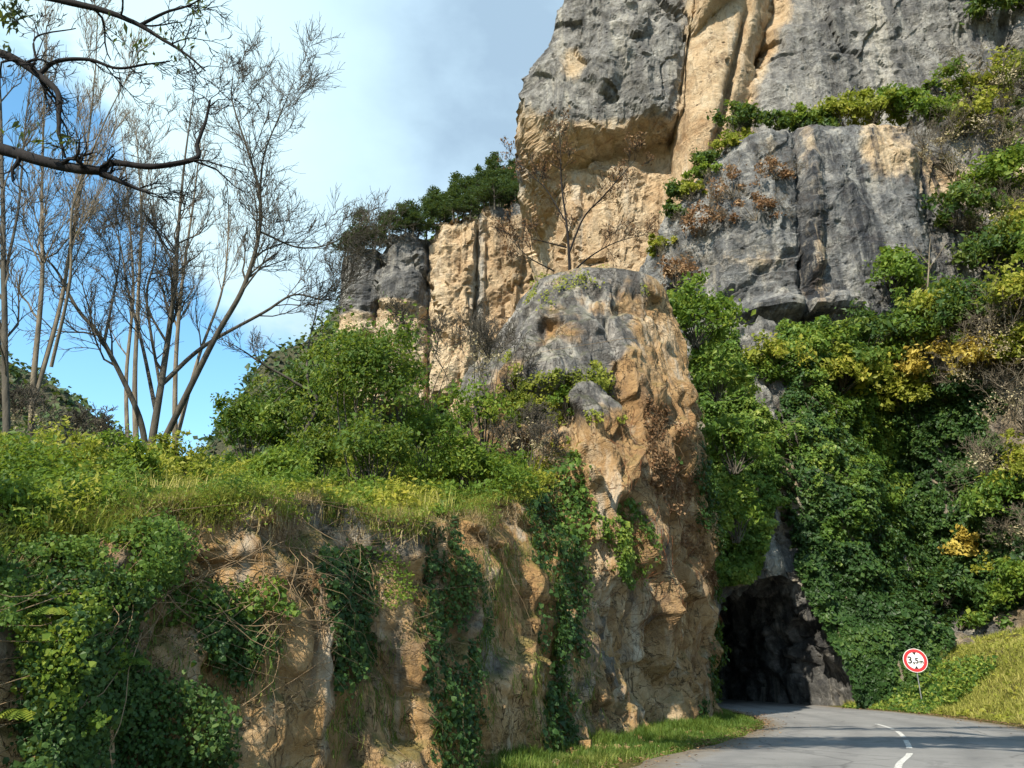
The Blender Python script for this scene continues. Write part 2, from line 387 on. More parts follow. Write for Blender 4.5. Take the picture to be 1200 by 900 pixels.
# ------------------------------------------------------------------ roadside rock wall
W = smooth_poly([(-10.5, -5), (-8.6, -1), (-6.5, 3), (-4.35, 6.5), (-2.4, 9.8), (-0.5, 13.1), (1.25, 16.8), (2.6, 19.6), (3.4, 21.2)], 2000)
_al = np.concatenate([[0], np.cumsum(np.linalg.norm(np.diff(W, axis=0), axis=1))])
def rim(y): return np.interp(y, [-6, 3, 6.5, 8, 10, 12, 14, 15.5, 18.5, 21, 24], [3.4, 2.9, 2.95, 3.45, 3.85, 4.0, 4.6, 4.85, 5.9, 7.3, 8.6])
def rimn(B):
    q = np.stack([B[..., 0], B[..., 1], 0*B[..., 0]], -1)
    return rim(B[..., 1]) + .32*fbm(q*.55, 3, 57) + .10*fbm(q*2.2, 2, 58)
def wall():
    ns, nz = 620, 150
    a = np.linspace(0, _al[-1], ns)
    B = np.stack([np.interp(a, _al, W[:, 0]), np.interp(a, _al, W[:, 1])], 1)
    T = unit(np.gradient(B, axis=0)); N = np.stack([T[:, 1], -T[:, 0]], 1)
    H = rimn(B)
    v = np.linspace(0, 1.32, nz)
    Z = np.where(v[:, None] < 1, v[:, None]*H[None] - .25, H[None] + .10*np.clip(v[:, None]-1, 0, 1)/.32 - .25)
    lean = .16*np.clip(Z+.25, 0, 9) + .35*sstep(.75, 1, v)[:, None]
    back = np.clip(v[:, None]-1, 0, 1)/.32*1.6
    G = np.stack([B[None, :, 0] - N[None, :, 0]*(lean+back), B[None, :, 1] - N[None, :, 1]*(lean+back), Z], -1)
    N3 = np.broadcast_to(np.stack([N[:, 0], N[:, 1], 0*a], 1)[None], G.shape)
    d = .42*fbm(G*.33, 3, 11) + .16*fbm(G*1.2, 4, 12)
    f1, f2, cid = worley(G*np.array([1.1, 1.1, .5])+.35*np.stack([fbm(G*.9, 2, 31+k) for k in range(3)], -1), 21)
    d += .40*(cid-.5) - .07*np.exp(-((f2-f1)/.05)**2)
    f1, f2, c2 = worley(G*np.array([3., 3., 1.3])+.3*np.stack([fbm(G*2, 2, 41+k) for k in range(3)], -1), 27)
    d += .12*(c2-.5) - .02*np.exp(-((f2-f1)/.05)**2) + .03*fbm(G*7*np.array([1, 1, .5]), 3, 14) + .06*ridged(G*1.1*np.array([1, 1, .6]), 5, 16, .5)
    f1, f2, c3 = worley(G*np.array([7., 7., 3.4])+.2*np.stack([fbm(G*3, 2, 46+k) for k in range(3)], -1), 29); d += .05*(c3-.5)
    # ochre hollow cave low on the left and an undercut at the rim
    d += .40*fbm(G*np.array([.9, .9, .0]), 3, 78)*sstep(.5, .95, v)[:, None]
    d = blur(d, 1)
    G = G + N3*(d*np.where(v[:, None] > 1.02, .5, 1.))[..., None]
    pig = np.clip(.80 + .6*fbm(G*.5, 3, 51), 0, 1); stain = np.clip(.45+.9*fbm(G*.45, 3, 55), 0, 1)
    return G, N3, pig, stain
WG, WN, pig, stain = wall()
tag(link('rock_wall', grid_mesh('rock_wall', WG, M['wall'], {'pig': pig, 'stain': stain})), 'low ochre rock face along the left of the road, ivy hanging over it', kind='structure')

# ------------------------------------------------------------------ terrace above the wall
def terr_z(X, Y):
    f = np.full(np.shape(X), 1e9); fy = np.zeros(np.shape(X)); side = np.zeros(np.shape(X))
    for k in range(0, len(W), 40):
        d = (X-W[k, 0])**2+(Y-W[k, 1])**2; m = d < f; f = np.where(m, d, f); fy = np.where(m, W[k, 1], fy)
    d = np.sqrt(f)
    z = rim(fy) - .28 + .14*np.clip(d-1.2, 0, 13) - .10*np.clip(d-14, 0, 60) + .16*fbm(np.stack([X, Y, 0*X], -1)*.45, 4, 61)*sstep(1, 3, d)
    return z, d
def terrace():
    a = np.linspace(0, _al[-1], 150); B = np.stack([np.interp(a, _al, W[:, 0]), np.interp(a, _al, W[:, 1])], 1)
    T = unit(np.gradient(B, axis=0)); N = np.stack([T[:, 1], -T[:, 0]], 1)
    u = np.concatenate([np.linspace(1.5, 16, 90), np.linspace(17, 60, 40)])
    X = B[None, :, 0] - N[None, :, 0]*u[:, None]; Y = B[None, :, 1] - N[None, :, 1]*u[:, None]
    Z, d = terr_z(X, Y); Z = rim(B[:, 1])[None] + (rimn(B)-rim(B[:, 1]))[None]*sstep(4, 1.5, u)[:, None] - .22 + .14*np.clip(u[:, None]-1.2, 0, 13) - .10*np.clip(u[:, None]-14, 0, 60) + .16*fbm(np.stack([X, Y, 0*X], -1)*.45, 4, 61)
    return np.stack([X, Y, Z], -1)
TG = terrace()
tag(link('terrain', grid_mesh('terrain', TG, M['soil'])), 'overgrown terrace above the roadside rock', kind='structure')
TPIX = np.stack(proj(TG), -1)

# ------------------------------------------------------------------ outcrop beside the road
def loft(secs, nth, nz, zs=None):
    Z = np.array([s[0] for s in secs]); Q = []
    for z, pts in secs:
        p = np.array(pts, float); k = len(p); ext = np.concatenate([p[-2:], p, p[:2]])
        s = smooth_poly(ext, 4000); i0 = 2/(k+3)*4000; i1 = (k+2)/(k+3)*4000
        idx = np.linspace(i0, i1, nth+1)[:-1]
        Q.append(np.stack([np.interp(idx, np.arange(4000), s[:, 0]), np.interp(idx, np.arange(4000), s[:, 1])], 1))
    Q = np.array(Q)
    zz = np.linspace(Z[0], Z[-1], nz) if zs is None else zs
    G = np.zeros((len(zz), nth, 3))
    for j in range(nth):
        G[:, j, 0] = np.interp(zz, Z, Q[:, j, 0]); G[:, j, 1] = np.interp(zz, Z, Q[:, j, 1])
    G[..., 2] = zz[:, None]
    return G
def outcrop():
    secs = [(-.3, [(-3, 27), (-1.5, 22.5), (1.0, 18.6), (2.3, 19.4), (4.3, 22.5), (6.1, 25.3), (6.1, 27.8), (3, 31)]),
            (2.5, [(-3, 27), (-1.5, 22.5), (1.1, 19.2), (2.4, 20.1), (4.5, 22.8), (6.35, 25.4), (6.3, 27.8), (3, 31)]),
            (5.2, [(-3, 27), (-1.2, 23), (1.2, 19.8), (2.6, 20.6), (4.7, 23.0), (6.75, 25.5), (6.5, 27.8), (3, 31)]),
            (8.8, [(-2, 27.5), (-.6, 23.6), (1.5, 21.4), (2.8, 21.7), (4.7, 23.6), (6.3, 25.7), (6.2, 27.8), (3, 31)]),
            (9.9, [(-1.9, 28), (-1.0, 24.0), (1.1, 22.0), (2.75, 22.1), (4.7, 23.85), (6.15, 25.9), (6.1, 27.8), (3, 30.5)]),
            (11.1, [(-1.4, 28), (-.9, 24.9), (.6, 23.3), (2.65, 23.1), (4.65, 24.3), (5.9, 26), (5.9, 27.8), (3, 30)]),
            (12.4, [(-.6, 28), (-.1, 25.5), (1.0, 24.1), (2.7, 23.7), (4.5, 24.6), (5.6, 26), (5.4, 27.5), (3, 29.5)]),
            (13.8, [(.2, 27.8), (.6, 25.7), (1.4, 24.7), (2.9, 24.2), (4.6, 24.8), (5.6, 26.1), (5.3, 27.4), (3, 29.2)]),
            (14.3, [(.4, 27.7), (.8, 25.8), (1.55, 24.9), (2.95, 24.4), (4.55, 24.9), (5.5, 26.1), (5.2, 27.3), (3, 29)]),
            (14.55, [(1.0, 27.4), (1.2, 26.1), (1.85, 25.4), (3., 24.9), (4.3, 25.3), (5.0, 26.2), (4.8, 27.0), (3.1, 28.4)]),
            (14.75, [(3.1, 26.6), (3.15, 26.5), (3.2, 26.5), (3.2, 26.5), (3.3, 26.5), (3.3, 26.6), (3.2, 26.6), (3.2, 26.7)])]
    zs = np.concatenate([np.linspace(-.3, 13.6, 260), np.linspace(13.65, 14.75, 30)])
    zs = np.where(zs > 9, 9+(zs-9)*1.0, zs); G = loft(secs, 560, 0, zs); G[..., 2] += .75*sstep(9, 13.5, G[..., 2]); G[..., 0] += .35*sstep(9.5, 13.5, G[..., 2])*sstep(2, 4.5, G[..., 0]) - .65*sstep(9.5, 6.5, G[..., 2])*sstep(2.5, 5.5, G[..., 0])
    for _ in range(3): G[1:-1] = (G[:-2]+2*G[1:-1]+G[2:])/4
    N = np.gradient(G, axis=0); D = np.roll(G, -1, 1)-np.roll(G, 1, 1); N = unit(np.cross(D, N))
    d = .5*fbm(G*np.array([.3, .3, .18]), 3, 111) + .24*fbm(G*.9, 4, 112)
    wv = .22*np.stack([fbm(G*.7, 2, 131+k) for k in range(3)], -1)
    f1, f2, cid = worley(G*np.array([.75, .75, .33])+wv, 121); d += .95*(cid-.5) - .12*np.exp(-((f2-f1)/.045)**2)
    f1, f2, c2 = worley(G*np.array([2., 2., .9])+wv, 127); d += .34*(c2-.5) - .05*np.exp(-((f2-f1)/.05)**2) + .05*fbm(G*5*np.array([1, 1, .5]), 4, 114) + .10*ridged(G*.8+wv, 5, 116, .5)
    f1, f2, c3 = worley(G*np.array([4.5, 4.5, 2.4])+wv, 129); d += .09*(c3-.5)
    fade = (sstep(14.75, 13.8, G[..., 2])*.85+.15)*(1-.35*sstep(8.5, 11.5, G[..., 2]))
    d = blur(d, 2) + .07*ridged(G*np.array([1.6, 1.6, .9]), 4, 118, .6)
    N[..., 2] *= .5; N = unit(N)
    G2 = G + N*(d*fade)[..., None]
    px, py = proj(G2)
    up = sstep(505, 455, py)
    greyz = up*sstep(765, 715, px+.35*(py-400)+25*fbm(G*.8, 3, 158))
    pig = np.clip(.92 - .72*greyz + .5*fbm(G*.6, 4, 151), 0, 1)
    stain = np.clip(.35 + .8*fbm(G*.4, 3, 155) + .3*greyz, 0, 1)
    return G2, N, pig, stain
OG, ON, pig, stain = outcrop()
tag(link('rock_outcrop', grid_mesh('rock_outcrop', OG, M['outcrop'], {'pig': pig, 'stain': stain}, wrap=True, smooth=False)), 'tall ochre rock outcrop standing beside the road before the tunnel', kind='structure')

# ------------------------------------------------------------------ lower rock face with the tunnel
TUN = [(836, 834), (833, 770), (840, 722), (856, 697), (884, 682), (914, 673), (940, 681), (964, 708), (985, 745), (1000, 785), (1012, 834)]
TUNW = np.array(polyW([tuple(q) for q in smooth_poly(TUN, 90)], 34.2)); _t3 = np.stack([TUNW[:, 0], TUNW[:, 1], 0*TUNW[:, 0]], -1)
TUNW = TUNW + .15*np.stack([fbm(_t3*1.6, 4, 243), fbm(_t3*1.6, 4, 247)], -1)*sstep(0, .6, TUNW[:, 1])[:, None]
def lower_face():
    x = np.arange(4.2, 36, .13); z = np.arange(-.5, 20.2, .13)
    X, Z = np.meshgrid(x, z)
    Y = 34.2 + .10*np.clip(Z, 0, 6) + .32*np.clip(Z-6, 0, 40) + .05*np.clip(Z-14, 0, 9)**2
    # right of the tunnel the face comes forward, left it leans over the road; a seam runs up from the arch
    Y = Y + 5.5*sstep(15, 21.5, X)*sstep(2, 6, Z)*sstep(19, 15, Z) - 9*sstep(21.5, 27, X) 
    seam = polyW([(917, 680), (921, 600), (924, 540), (918, 480)], 36)
    sx = np.interp(Z, [s[1] for s in seam], [s[0] for s in seam])
    Y = Y + .7*np.exp(-((X-sx)/.35)**2)*sstep(4, 6.5, Z)*sstep(17, 13, Z)
    Y = Y - .8*sstep(sx+.2, sx-1.2, X)*sstep(4, 6, Z)
    G = np.stack([X, Y, Z], -1)
    N = -grid_normals(G); N = np.where(N[..., 1:2] > 0, -N, N)
    d = 1.1*fbm(G*.2, 3, 211) + .35*fbm(G*.8, 4, 212)
    f1, f2, cid = worley(G*np.array([.7, .7, .4])+.4*np.stack([fbm(G*.6, 2, 231+k) for k in range(3)], -1), 221); d += .55*(cid-.5) - .08*np.exp(-((f2-f1)/.05)**2)
    f1, f2, cid = worley(G*np.array([2.2, 2.2, 1.2]), 224); d += .16*(cid-.5) + .05*fbm(G*4, 3, 213)
    sdt, bx, bz = sd(TUNW, X, Z)
    G = G + N*(d*(.35+.65*sstep(0, 2.5, -sdt)))[..., None]
    ins = sdt > .0
    near = (np.abs(sdt) < .10)
    G[..., 0] = np.where(near, bx, G[..., 0]); G[..., 2] = np.where(near, bz, G[..., 2])
    rnd = .14*fbm(G*1.5, 3, 240)
    kill = (sdt > .05)
    k = ~(kill[:-1, :-1] | kill[1:, :-1] | kill[:-1, 1:] | kill[1:, 1:])
    pig = np.clip(.42 + .6*fbm(G*.3, 3, 251), 0, 1); st = np.clip(.5+.7*fbm(G*.3, 3, 255), 0, 1)
    return G, N, pig, st, k, Y
LG, LN, pig, stain, keep, LY = lower_face()
tag(link('tunnel_cliff', grid_mesh('tunnel_cliff', LG, M['ravine'], {'pig': pig, 'stain': stain}, keep=keep, smooth=False)), 'shaded rock face pierced by the road tunnel', kind='structure')
LPIX = np.stack(proj(LG), -1)
def tunnel():
    o = np.array(TUNW)[::4].copy(); c0 = np.array([11.1, 2.2])
    o = np.concatenate([o, [[13.4, -.6], [9.2, -.6]]])
    p = smooth_poly(np.concatenate([o[-2:], o, o[:2]]), 900); n = len(o)
    idx = np.linspace(2/(n+3)*900, (n+2)/(n+3)*900, 161)[:-1]
    ring = np.stack([np.interp(idx, np.arange(900), p[:, 0]), np.interp(idx, np.arange(900), p[:, 1])], 1)
    d = np.concatenate([[-.05, .25], np.arange(.5, 40, .25)])
    G = np.zeros((len(d), 160, 3))
    for i, t in enumerate(d):
        k = 1.10 if i == 0 else 1.0 - .30*sstep(-.5, 7, t)
        cx = c0[0] - .018*max(t-3, 0)**2 - .75*sstep(0, 7, t)
        r = c0 + (ring-c0)*k; r[:, 1] = np.where(ring[:, 1] < .2, ring[:, 1], r[:, 1])
        fy = 34.2 + .10*np.clip(r[:, 1], 0, 6)
        G[i, :, 0] = r[:, 0]-c0[0]+cx; G[i, :, 2] = r[:, 1]; G[i, :, 1] = fy + .35 + t
    C = np.stack([G[..., 0].mean(1), G[..., 1].mean(1), np.full(len(d), 2.2)], -1)[:, None]
    N = unit(C-G)
    f1, f2, cid = worley(G*np.array([.9, .7, .9]), 321)
    dd = .55*(cid-.5)+.3*fbm(G*.7, 3, 311)
    f1, f2, cid = worley(G*np.array([2.4, 1.8, 1.6]), 324); dd += .2*(cid-.5) - .1*np.exp(-((f2-f1)/.08)**2)
    dd *= np.where(np.arange(len(d)) < 3, .3, 1)[:, None]
    G = G + N*np.clip(dd, -.5, .45)[..., None]
    G[..., 2] = np.where(G[..., 2] < .1, np.minimum(G[..., 2], -.1), G[..., 2])
    return G
TU = tunnel()
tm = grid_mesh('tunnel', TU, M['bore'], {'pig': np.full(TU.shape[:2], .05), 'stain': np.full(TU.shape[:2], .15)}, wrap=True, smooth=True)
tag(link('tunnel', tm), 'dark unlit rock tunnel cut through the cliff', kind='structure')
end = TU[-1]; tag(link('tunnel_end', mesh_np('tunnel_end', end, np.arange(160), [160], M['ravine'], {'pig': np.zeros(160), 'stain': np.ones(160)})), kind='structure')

# ------------------------------------------------------------------ grey buttress above the tunnel
def edge_wrap(X, Z, poly, R, slope=.6):
    """distance-rounded edge: outside the outline the sheet turns and runs straight back"""
    s, bx, bz = sd(poly, X, Z)
    t = np.clip(s/R, 0, 1); rnd = R*(1-np.sqrt(np.clip(1-(1-t)**2, 0, 1)))
    out = s < 0
    X2 = np.where(out, bx, X); Z2 = np.where(out, bz, Z)
    return X2, Z2, rnd + np.where(out, R*0 - s*3.0, 0), s
def rock_finish(G, amp, seeds, s1, s2, an=.4, sm=1.):
    N = -grid_normals(G); N = np.where(N[..., 1:2] > .25, -N, N)
    for _ in range(14):
        N[1:-1] = (N[:-2]+N[1:-1]*2+N[2:])/4; N[:, 1:-1] = (N[:, :-2]+N[:, 1:-1]*2+N[:, 2:])/4
    N[..., 2] *= .45; N = unit(N)
    a, b, c, e = amp
    wv = .4*np.stack([fbm(G*s1, 2, seeds+30+k) for k in range(3)], -1)
    d = a*fbm(G*s1*.5*np.array([1, 1, .6]), 4, seeds)
    f1, f2, cid = worley(G*s1*np.array([1, 1, an])+wv, seeds+5); d += b*(cid-.5) - .12*b*np.exp(-((f2-f1)/.05)**2)
    f1, f2, cid = worley(G*s2*np.array([1, 1, .7])+wv, seeds+9); d += c*(cid-.5) + e*fbm(G*s2*1.3, 4, seeds+12)
    rn = np.abs(fbm(G*s2*np.array([1, 1, .22]) + .5*wv, 4, seeds+15)); d += e*2.6*(np.clip(rn, 0, .5)-.25)
    d += .55*a*ridged(G*s1*1.6*np.array([1, 1, .75])+wv, 6, seeds+40, .5)
    bed = (G[..., 2]*.42*s1/.22 + 1.5*fbm(G*s1*.6, 3, seeds+50)); bed = bed-np.floor(bed); d += .28*a*(bed**2-.33)*sstep(-.3, .5, fbm(G*s1*.5, 2, seeds+55))
    f1, f2, cid = worley(G*s2*np.array([.9, .9, 1.3])+wv, seeds+77); d -= e*2.2*np.exp(-(f1/.26)**2)*sstep(.05, .45, fbm(G*s1*.8, 3, seeds+21))
    return G + N*(d*sm)[..., None], N
def buttress():
    x = np.arange(6, 42, .15); z = np.arange(15, 46, .15); X, Z = np.meshgrid(x, z)
    out = polyW([(738, 470), (742, 345), (762, 275), (790, 222), (832, 172), (862, 146), (905, 136), (960, 130), (1050, 126), (1082, 126), (1100, 140), (1150, 150), (1320, 150), (1320, 520), (738, 520)], 46)
    X2, Z2, back, s = edge_wrap(X, Z, out, 2.2)
    px, py = proj(np.stack([X2, np.full(X.shape, 46.), Z2], -1))
    Y = 46 + back
    Y = Y + .035*np.clip(885-px, 0, 200) + .04*np.clip(Z2-24, 0, 20)           # left flank turns away
    Y = Y + 2.6*sstep(1066, 1110, px)                                      # corner on the right, in shade
    Y = Y - .9*np.exp(-((px-952)/7)**2)*sstep(150, 200, py)*sstep(345, 320, py)    # thin pale rib
    Y = Y + .8*np.exp(-((px-938)/8)**2)
    # ledge and the small dark face under it
    led = sstep(350, 362, py + 6*fbm(np.stack([px*.02, py*.0, 0*px], -1), 2, 3))*(px < 1010)
    Y = Y - .9*np.exp(-((py-366)/7)**2)*(px < 1000) + .8*sstep(368, 378, py) - .5*led
    # diagonal pale slope on the left
    dg = (py-330) + .62*(px-780)
    Y = Y + .9*sstep(-8, 8, dg-60+14*fbm(np.stack([px*.02, py*.02, 0*px], -1), 3, 8))*sstep(960, 840, px)
    G = np.stack([X2, Y, Z2], -1)
    G, N = rock_finish(G, (.8, .32, .11, .10), 400, .22, 1.0)
    pig = np.clip(.10 + .55*sstep(985, 1040, px)*sstep(240, 180, py) + .25*np.exp(-((px-953)/8)**2) + .3*sstep(340, 300, py)*sstep(240, 300, py)*np.exp(-((px-870)/70)**2) + .3*fbm(G*.16, 3, 451), 0, 1)
    st = np.clip(1.0*sstep(900, 960, px) + .55*sstep(290, 350, py) + .35*fbm(G*.2, 3, 455), 0, 1)
    return G, N, pig, st
BG, BN, pig, stain = buttress()
tag(link('grey_buttress', grid_mesh('grey_buttress', BG, M['buttress'], {'pig': pig, 'stain': stain}, smooth=False)), 'grey streaked limestone buttress above the tunnel', kind='structure')
BPIX = np.stack(proj(BG), -1)

# ------------------------------------------------------------------ high cliff with the overhang
def high_cliff():
    x = np.arange(-2, 60, .17); z = np.arange(14, 76, .17); X, Z = np.meshgrid(x, z)
    Y0 = 58.
    def pw(pts, Y=Y0-4): return polyW(pts, Y)
    outl = [(654, 470), (652, 330), (650, 262), (654, 215), (664, 184), (662, 168), (640, 150), (622, 124), (613, 92), (617, 60), (630, 38), (645, 22), (650, 2), (668, -30), (690, -80), (700, -160), (1500, -160), (1500, 470)]
    X2, Z2, back, s = edge_wrap(X, Z, pw(outl), 3.5)
    Y = Y0 + back
    bul = [(600, 128), (600, -40), (660, -100), (792, -100), (806, 10), (804, 60), (799, 140), (784, 160), (750, 156), (715, 166), (690, 170), (660, 166), (640, 162)]
    d, _, _ = sd(pw(bul, Y0-2.), X2, Z2)
    t = np.clip(d/1.5, 0, 1); dome = np.where(d > 0, np.sqrt(1-(1-t)**2), 0); t = np.clip(d/7., 0, 1)
    Y = Y - 2.1*dome - 1.7*np.sqrt(1-(1-t)**2)
    bul2 = [(690, 40), (740, 20), (800, 30), (800, 120), (780, 136), (740, 120), (700, 105), (686, 80)]
    d2, _, _ = sd(pw(bul2), X2, Z2); Y = Y - 1.2*np.sqrt(np.clip(1-(1-np.clip(d2/3.5, 0, 1))**2, 0, 1))
    # recess just under the overhang
    px, py = proj(np.stack([X2, np.full(X.shape, Y0-2.), Z2], -1))
    Y = Y + .9*np.exp(-((py-170)/9)**2)*sstep(645, 665, px)*sstep(800, 780, px)
    # wall below: vertical flutes
    Y = Y - 1.0*np.exp(-((px-730)/26)**2)*sstep(165, 190, py) + .9*np.exp(-((px-690)/14)**2)*sstep(170, 220, py)
    # ochre column
    colm = [(800, -20), (830, -60), (900, -60), (906, 10), (894, 50), (880, 90), (872, 130), (862, 190), (850, 300), (800, 300), (790, 240), (791, 160), (798, 90)]
    d3, _, _ = sd(pw(colm, Y0-2), X2, Z2); Y = Y - 4.2*np.sqrt(np.clip(1-(1-np.clip(d3/3.0, 0, 1))**2, 0, 1)) - .8*sstep(-1, 2, d3)
    Y = Y + 1.4*np.exp(-((px-846-(120-py)*.22)/5)**2)*sstep(20, 60, py)*sstep(240, 180, py)
    # boulder at the head of the column
    d4, _, _ = sd(pw([(800, -60), (860, -60), (862, 5), (838, 22), (816, 42), (804, 30)], Y0-4), X2, Z2)
    Y = Y - 2.6*np.sqrt(np.clip(1-(1-np.clip(d4/2.2, 0, 1))**2, 0, 1))
    # upper right grey wall
    up = [(908, -160), (912, 0), (893, 55), (880, 95), (868, 140), (872, 230), (1500, 260), (1500, -160)]
    d5, _, _ = sd(pw(up, Y0-4), X2, Z2); Y = Y - 5.0*np.sqrt(np.clip(1-(1-np.clip(d5/6.5, 0, 1))**2, 0, 1)) - .0*X
    Y = Y + 2.0*np.exp(-((px-1168)/14)**2) + 1.5*sstep(1130, 1200, px)
    G = np.stack([X2, Y, Z2], -1)
    mR = sstep(0, 3, d5); mB = sstep(-.5, 2, d)
    G, N = rock_finish(G, (.9, .75, .20, .11), 500, .2, .8, .45, 1-.62*sstep(-.5, 1.5, d3)*(1-sstep(0, 2, d5)))
    px, py = proj(G)
    low = sstep(112, 158, py - .08*(px-700))*.7       # the underside of the bulge is ochre
    greyB = mB*(1-.85*low)*(1-.8*np.exp(-(((px-672)/22)**2+((py-75)/26)**2)))
    pig = 1.0 - 1.0*np.clip(greyB + mR*(1-.2*sstep(1050, 1100, px)*sstep(20, 60, py)-.12*sstep(70, 130, py)), 0, 1)
    pig = np.clip(pig - .35*np.exp(-((px-735)/22)**2)*sstep(170, 200, py)*(1-sstep(0, 2, d3)) - .25*sstep(660, 640, px)*sstep(170, 200, py) + .22*fbm(G*.12, 3, 551), 0, 1)
    st = np.clip(.25*mB + .55*mR*sstep(930, 990, px) + .10*(1-mB) + .3*fbm(G*.15, 3, 555) + .5*np.exp(-((py-162)/12)**2)*sstep(700, 740, px)*sstep(800, 780, px), 0, 1)
    st = st*(1-.85*sstep(0, 1.5, d3))
    return G, N, pig, st
HG, HN, pig, stain = high_cliff()
tag(link('overhanging_cliff', grid_mesh('overhanging_cliff', HG, M['cliff'], {'pig': pig, 'stain': stain}, smooth=False)), 'tall limestone cliff with a grey overhang and ochre column', kind='structure')
HPIX = np.stack(proj(HG), -1)

# ------------------------------------------------------------------ far ridge of pillars
def far_cliff():
    Y0 = 115.
    x = np.arange(-34, 34, .35); z = np.arange(8, 75, .35); X, Z = np.meshgrid(x, z)
    outl = [(385, 480), (395, 400), (398, 345), (404, 312), (420, 300), (446, 296), (449, 318), (458, 290), (480, 279), (508, 284), (513, 268), (540, 263), (563, 262), (567, 250), (590, 244), (605, 238), (622, 222), (660, 205), (720, 200), (720, 480)]
    X2, Z2, back, s = edge_wrap(X, Z, polyW(outl, Y0), 3.0)
    px, py = proj(np.stack([X2, np.full(X.shape, Y0), Z2], -1))
    Y = Y0 + back + .0*X
    for cx, w, a in ((420, 28, 3.6), (476, 33, 4.2), (530, 27, 4.5), (556, 14, 1.6), (585, 26, 2.2), (614, 18, 2.5), (642, 20, 2.4)):
        t = np.clip(1-((px-cx)/w)**2, 0, 1); Y = Y - a*np.sqrt(t)
    Y = Y + 2.5*np.exp(-((px-505)/5)**2) + 1.5*np.exp(-((px-447)/4)**2) + .35*(X2+10)*-.1
    Y = Y + .9*sstep(370, 380, py-.1*(px-480))*sstep(430, 445, px)*sstep(508, 500, px)
    G = np.stack([X2, Y, Z2], -1)
    G, N = rock_finish(G, (1.6, 1.8, .6, .35), 600, .12, .45, .4)
    grey = sstep(447, 440, px)*sstep(395, 365, py) + sstep(447, 452, px)*sstep(510, 503, px)*sstep(372, 360, py-.1*(px-480)) + .7*np.exp(-((px-563)/8)**2) + .75*sstep(574, 580, px)*sstep(280, 262, py) + .35*np.exp(-((px-633)/10)**2)
    pig = np.clip(.95 - grey + .25*fbm(G*.06, 3, 651), 0, 1)
    return G, N, pig, np.clip(.2+.5*grey+.3*fbm(G*.08, 2, 655), 0, 1)
FG, FN, pig, stain = far_cliff()
tag(link('far_cliff', grid_mesh('far_cliff', FG, M['far'], {'pig': pig, 'stain': stain}, smooth=False)), 'row of ochre and grey rock pillars beyond the terrace', kind='structure')
FPIX = np.stack(proj(FG), -1)

# ------------------------------------------------------------------ hills
def hill(name, Y0, prof, depth, back, seed, lbl, amp=3., res=(160, 60)):
    p = np.array([P(a, b, Y0)[[0, 2]] for a, b in prof])
    x = np.linspace(p[0, 0], p[-1, 0], res[0]); top = np.interp(x, p[:, 0], p[:, 1])
    v = np.linspace(0, 1, res[1])[:, None]
    zf = np.where(v < .6, v/.6, 1-(v-.6)/.4*.5)
    Y = Y0 - depth*(1-np.clip(v/.6, 0, 1))**1.0 + back*np.clip((v-.6)/.4, 0, 1)
    Zb = -3.0
    G = np.stack([np.broadcast_to(x, (res[1], res[0])), np.broadcast_to(Y, (res[1], res[0])), Zb + (top-Zb)[None]*zf], -1)
    G = G + np.stack([0*G[..., 0], amp*2*fbm(G*.03, 4, seed), amp*fbm(G*.05, 5, seed+3)*np.clip(zf*1.3, 0, 1)], -1)
    tag(link(name, grid_mesh(name, G, M['hill'])), lbl, kind='structure')
    return G
H1 = hill('hill', 150, [(180, 560), (262, 530), (285, 480), (300, 440), (322, 408), (350, 398), (380, 372), (400, 345), (470, 300), (560, 235), (640, 196), (700, 190), (760, 200)], 60, 60, 700, 'wooded slope behind the far rock pillars', 1.6)
H2 = hill('hill', 420, [(-400, 380), (-150, 370), (-30, 402), (20, 425), (60, 450), (100, 474), (140, 508), (200, 560), (260, 600)], 150, 200, 710, 'blue wooded hillside in the distance', 5.)


# ================================================================== vegetation
TW = .005
def depth_of(p): return (p[1]-CAM[1])*cp + (p[2]-CAM[2])*sp
_all = [(WG, WN, np.stack(proj(WG), -1)), (OG, ON, np.stack(proj(OG), -1)), (LG, LN, LPIX), (BG, BN, BPIX), (HG, HN, HPIX)]
def on_surface(px, py, which=None):
    """nearest visible place of the rock seen at that point of the photograph"""
    best = None
    for i, (G, N, Q) in enumerate(_all):
        if which is not None and i not in which: continue
        d = (Q[..., 0]-px)**2 + (Q[..., 1]-py)**2
        m = np.where(d < 64)
        if len(m[0]) == 0: continue
        k = np.argmin(G[..., 1][m]); j = (m[0][k], m[1][k])
        if best is None or G[j][1] < best[0][1]: best = (G[j], N[j])
    if best is None:
        G, N, Q = _all[(which or [2])[0]]; d = (Q[..., 0]-px)**2 + (Q[..., 1]-py)**2
        j = np.unravel_index(np.argmin(d), d.shape); best = (G[j], N[j])
    return best
def clumps(c, rad, n, seed, flat=.0, ncl=None):
    """leaf positions: uneven clumps spread through a crown, with gaps between them"""
    r = np.random.default_rng(seed)
    ncl = ncl or max(14, n//55)
    d = unit(r.normal(size=(ncl, 3))); d[:, 2] = np.abs(d[:, 2])*1.05 - .42*(1-flat)
    rr = r.uniform(.35, 1., ncl)**.6*(1+.6*vnoise(d*2.2+seed*3.1, seed))
    C = d*rr[:, None]
    C = C[vnoise(C*2.1+seed, seed+5) > -.45]
    k = r.integers(0, len(C), n)
    s = r.uniform(.07, .19, len(C))
    off = r.normal(size=(n, 3))*s[k][:, None]*np.array([1, 1, .8])
    Pn = C[k] + off
    return np.asarray(c) + Pn*np.asarray(rad), r.uniform(0, 1, len(C))[k], unit(Pn + np.array([0, 0, .35])), np.asarray(c) + C*np.asarray(rad)
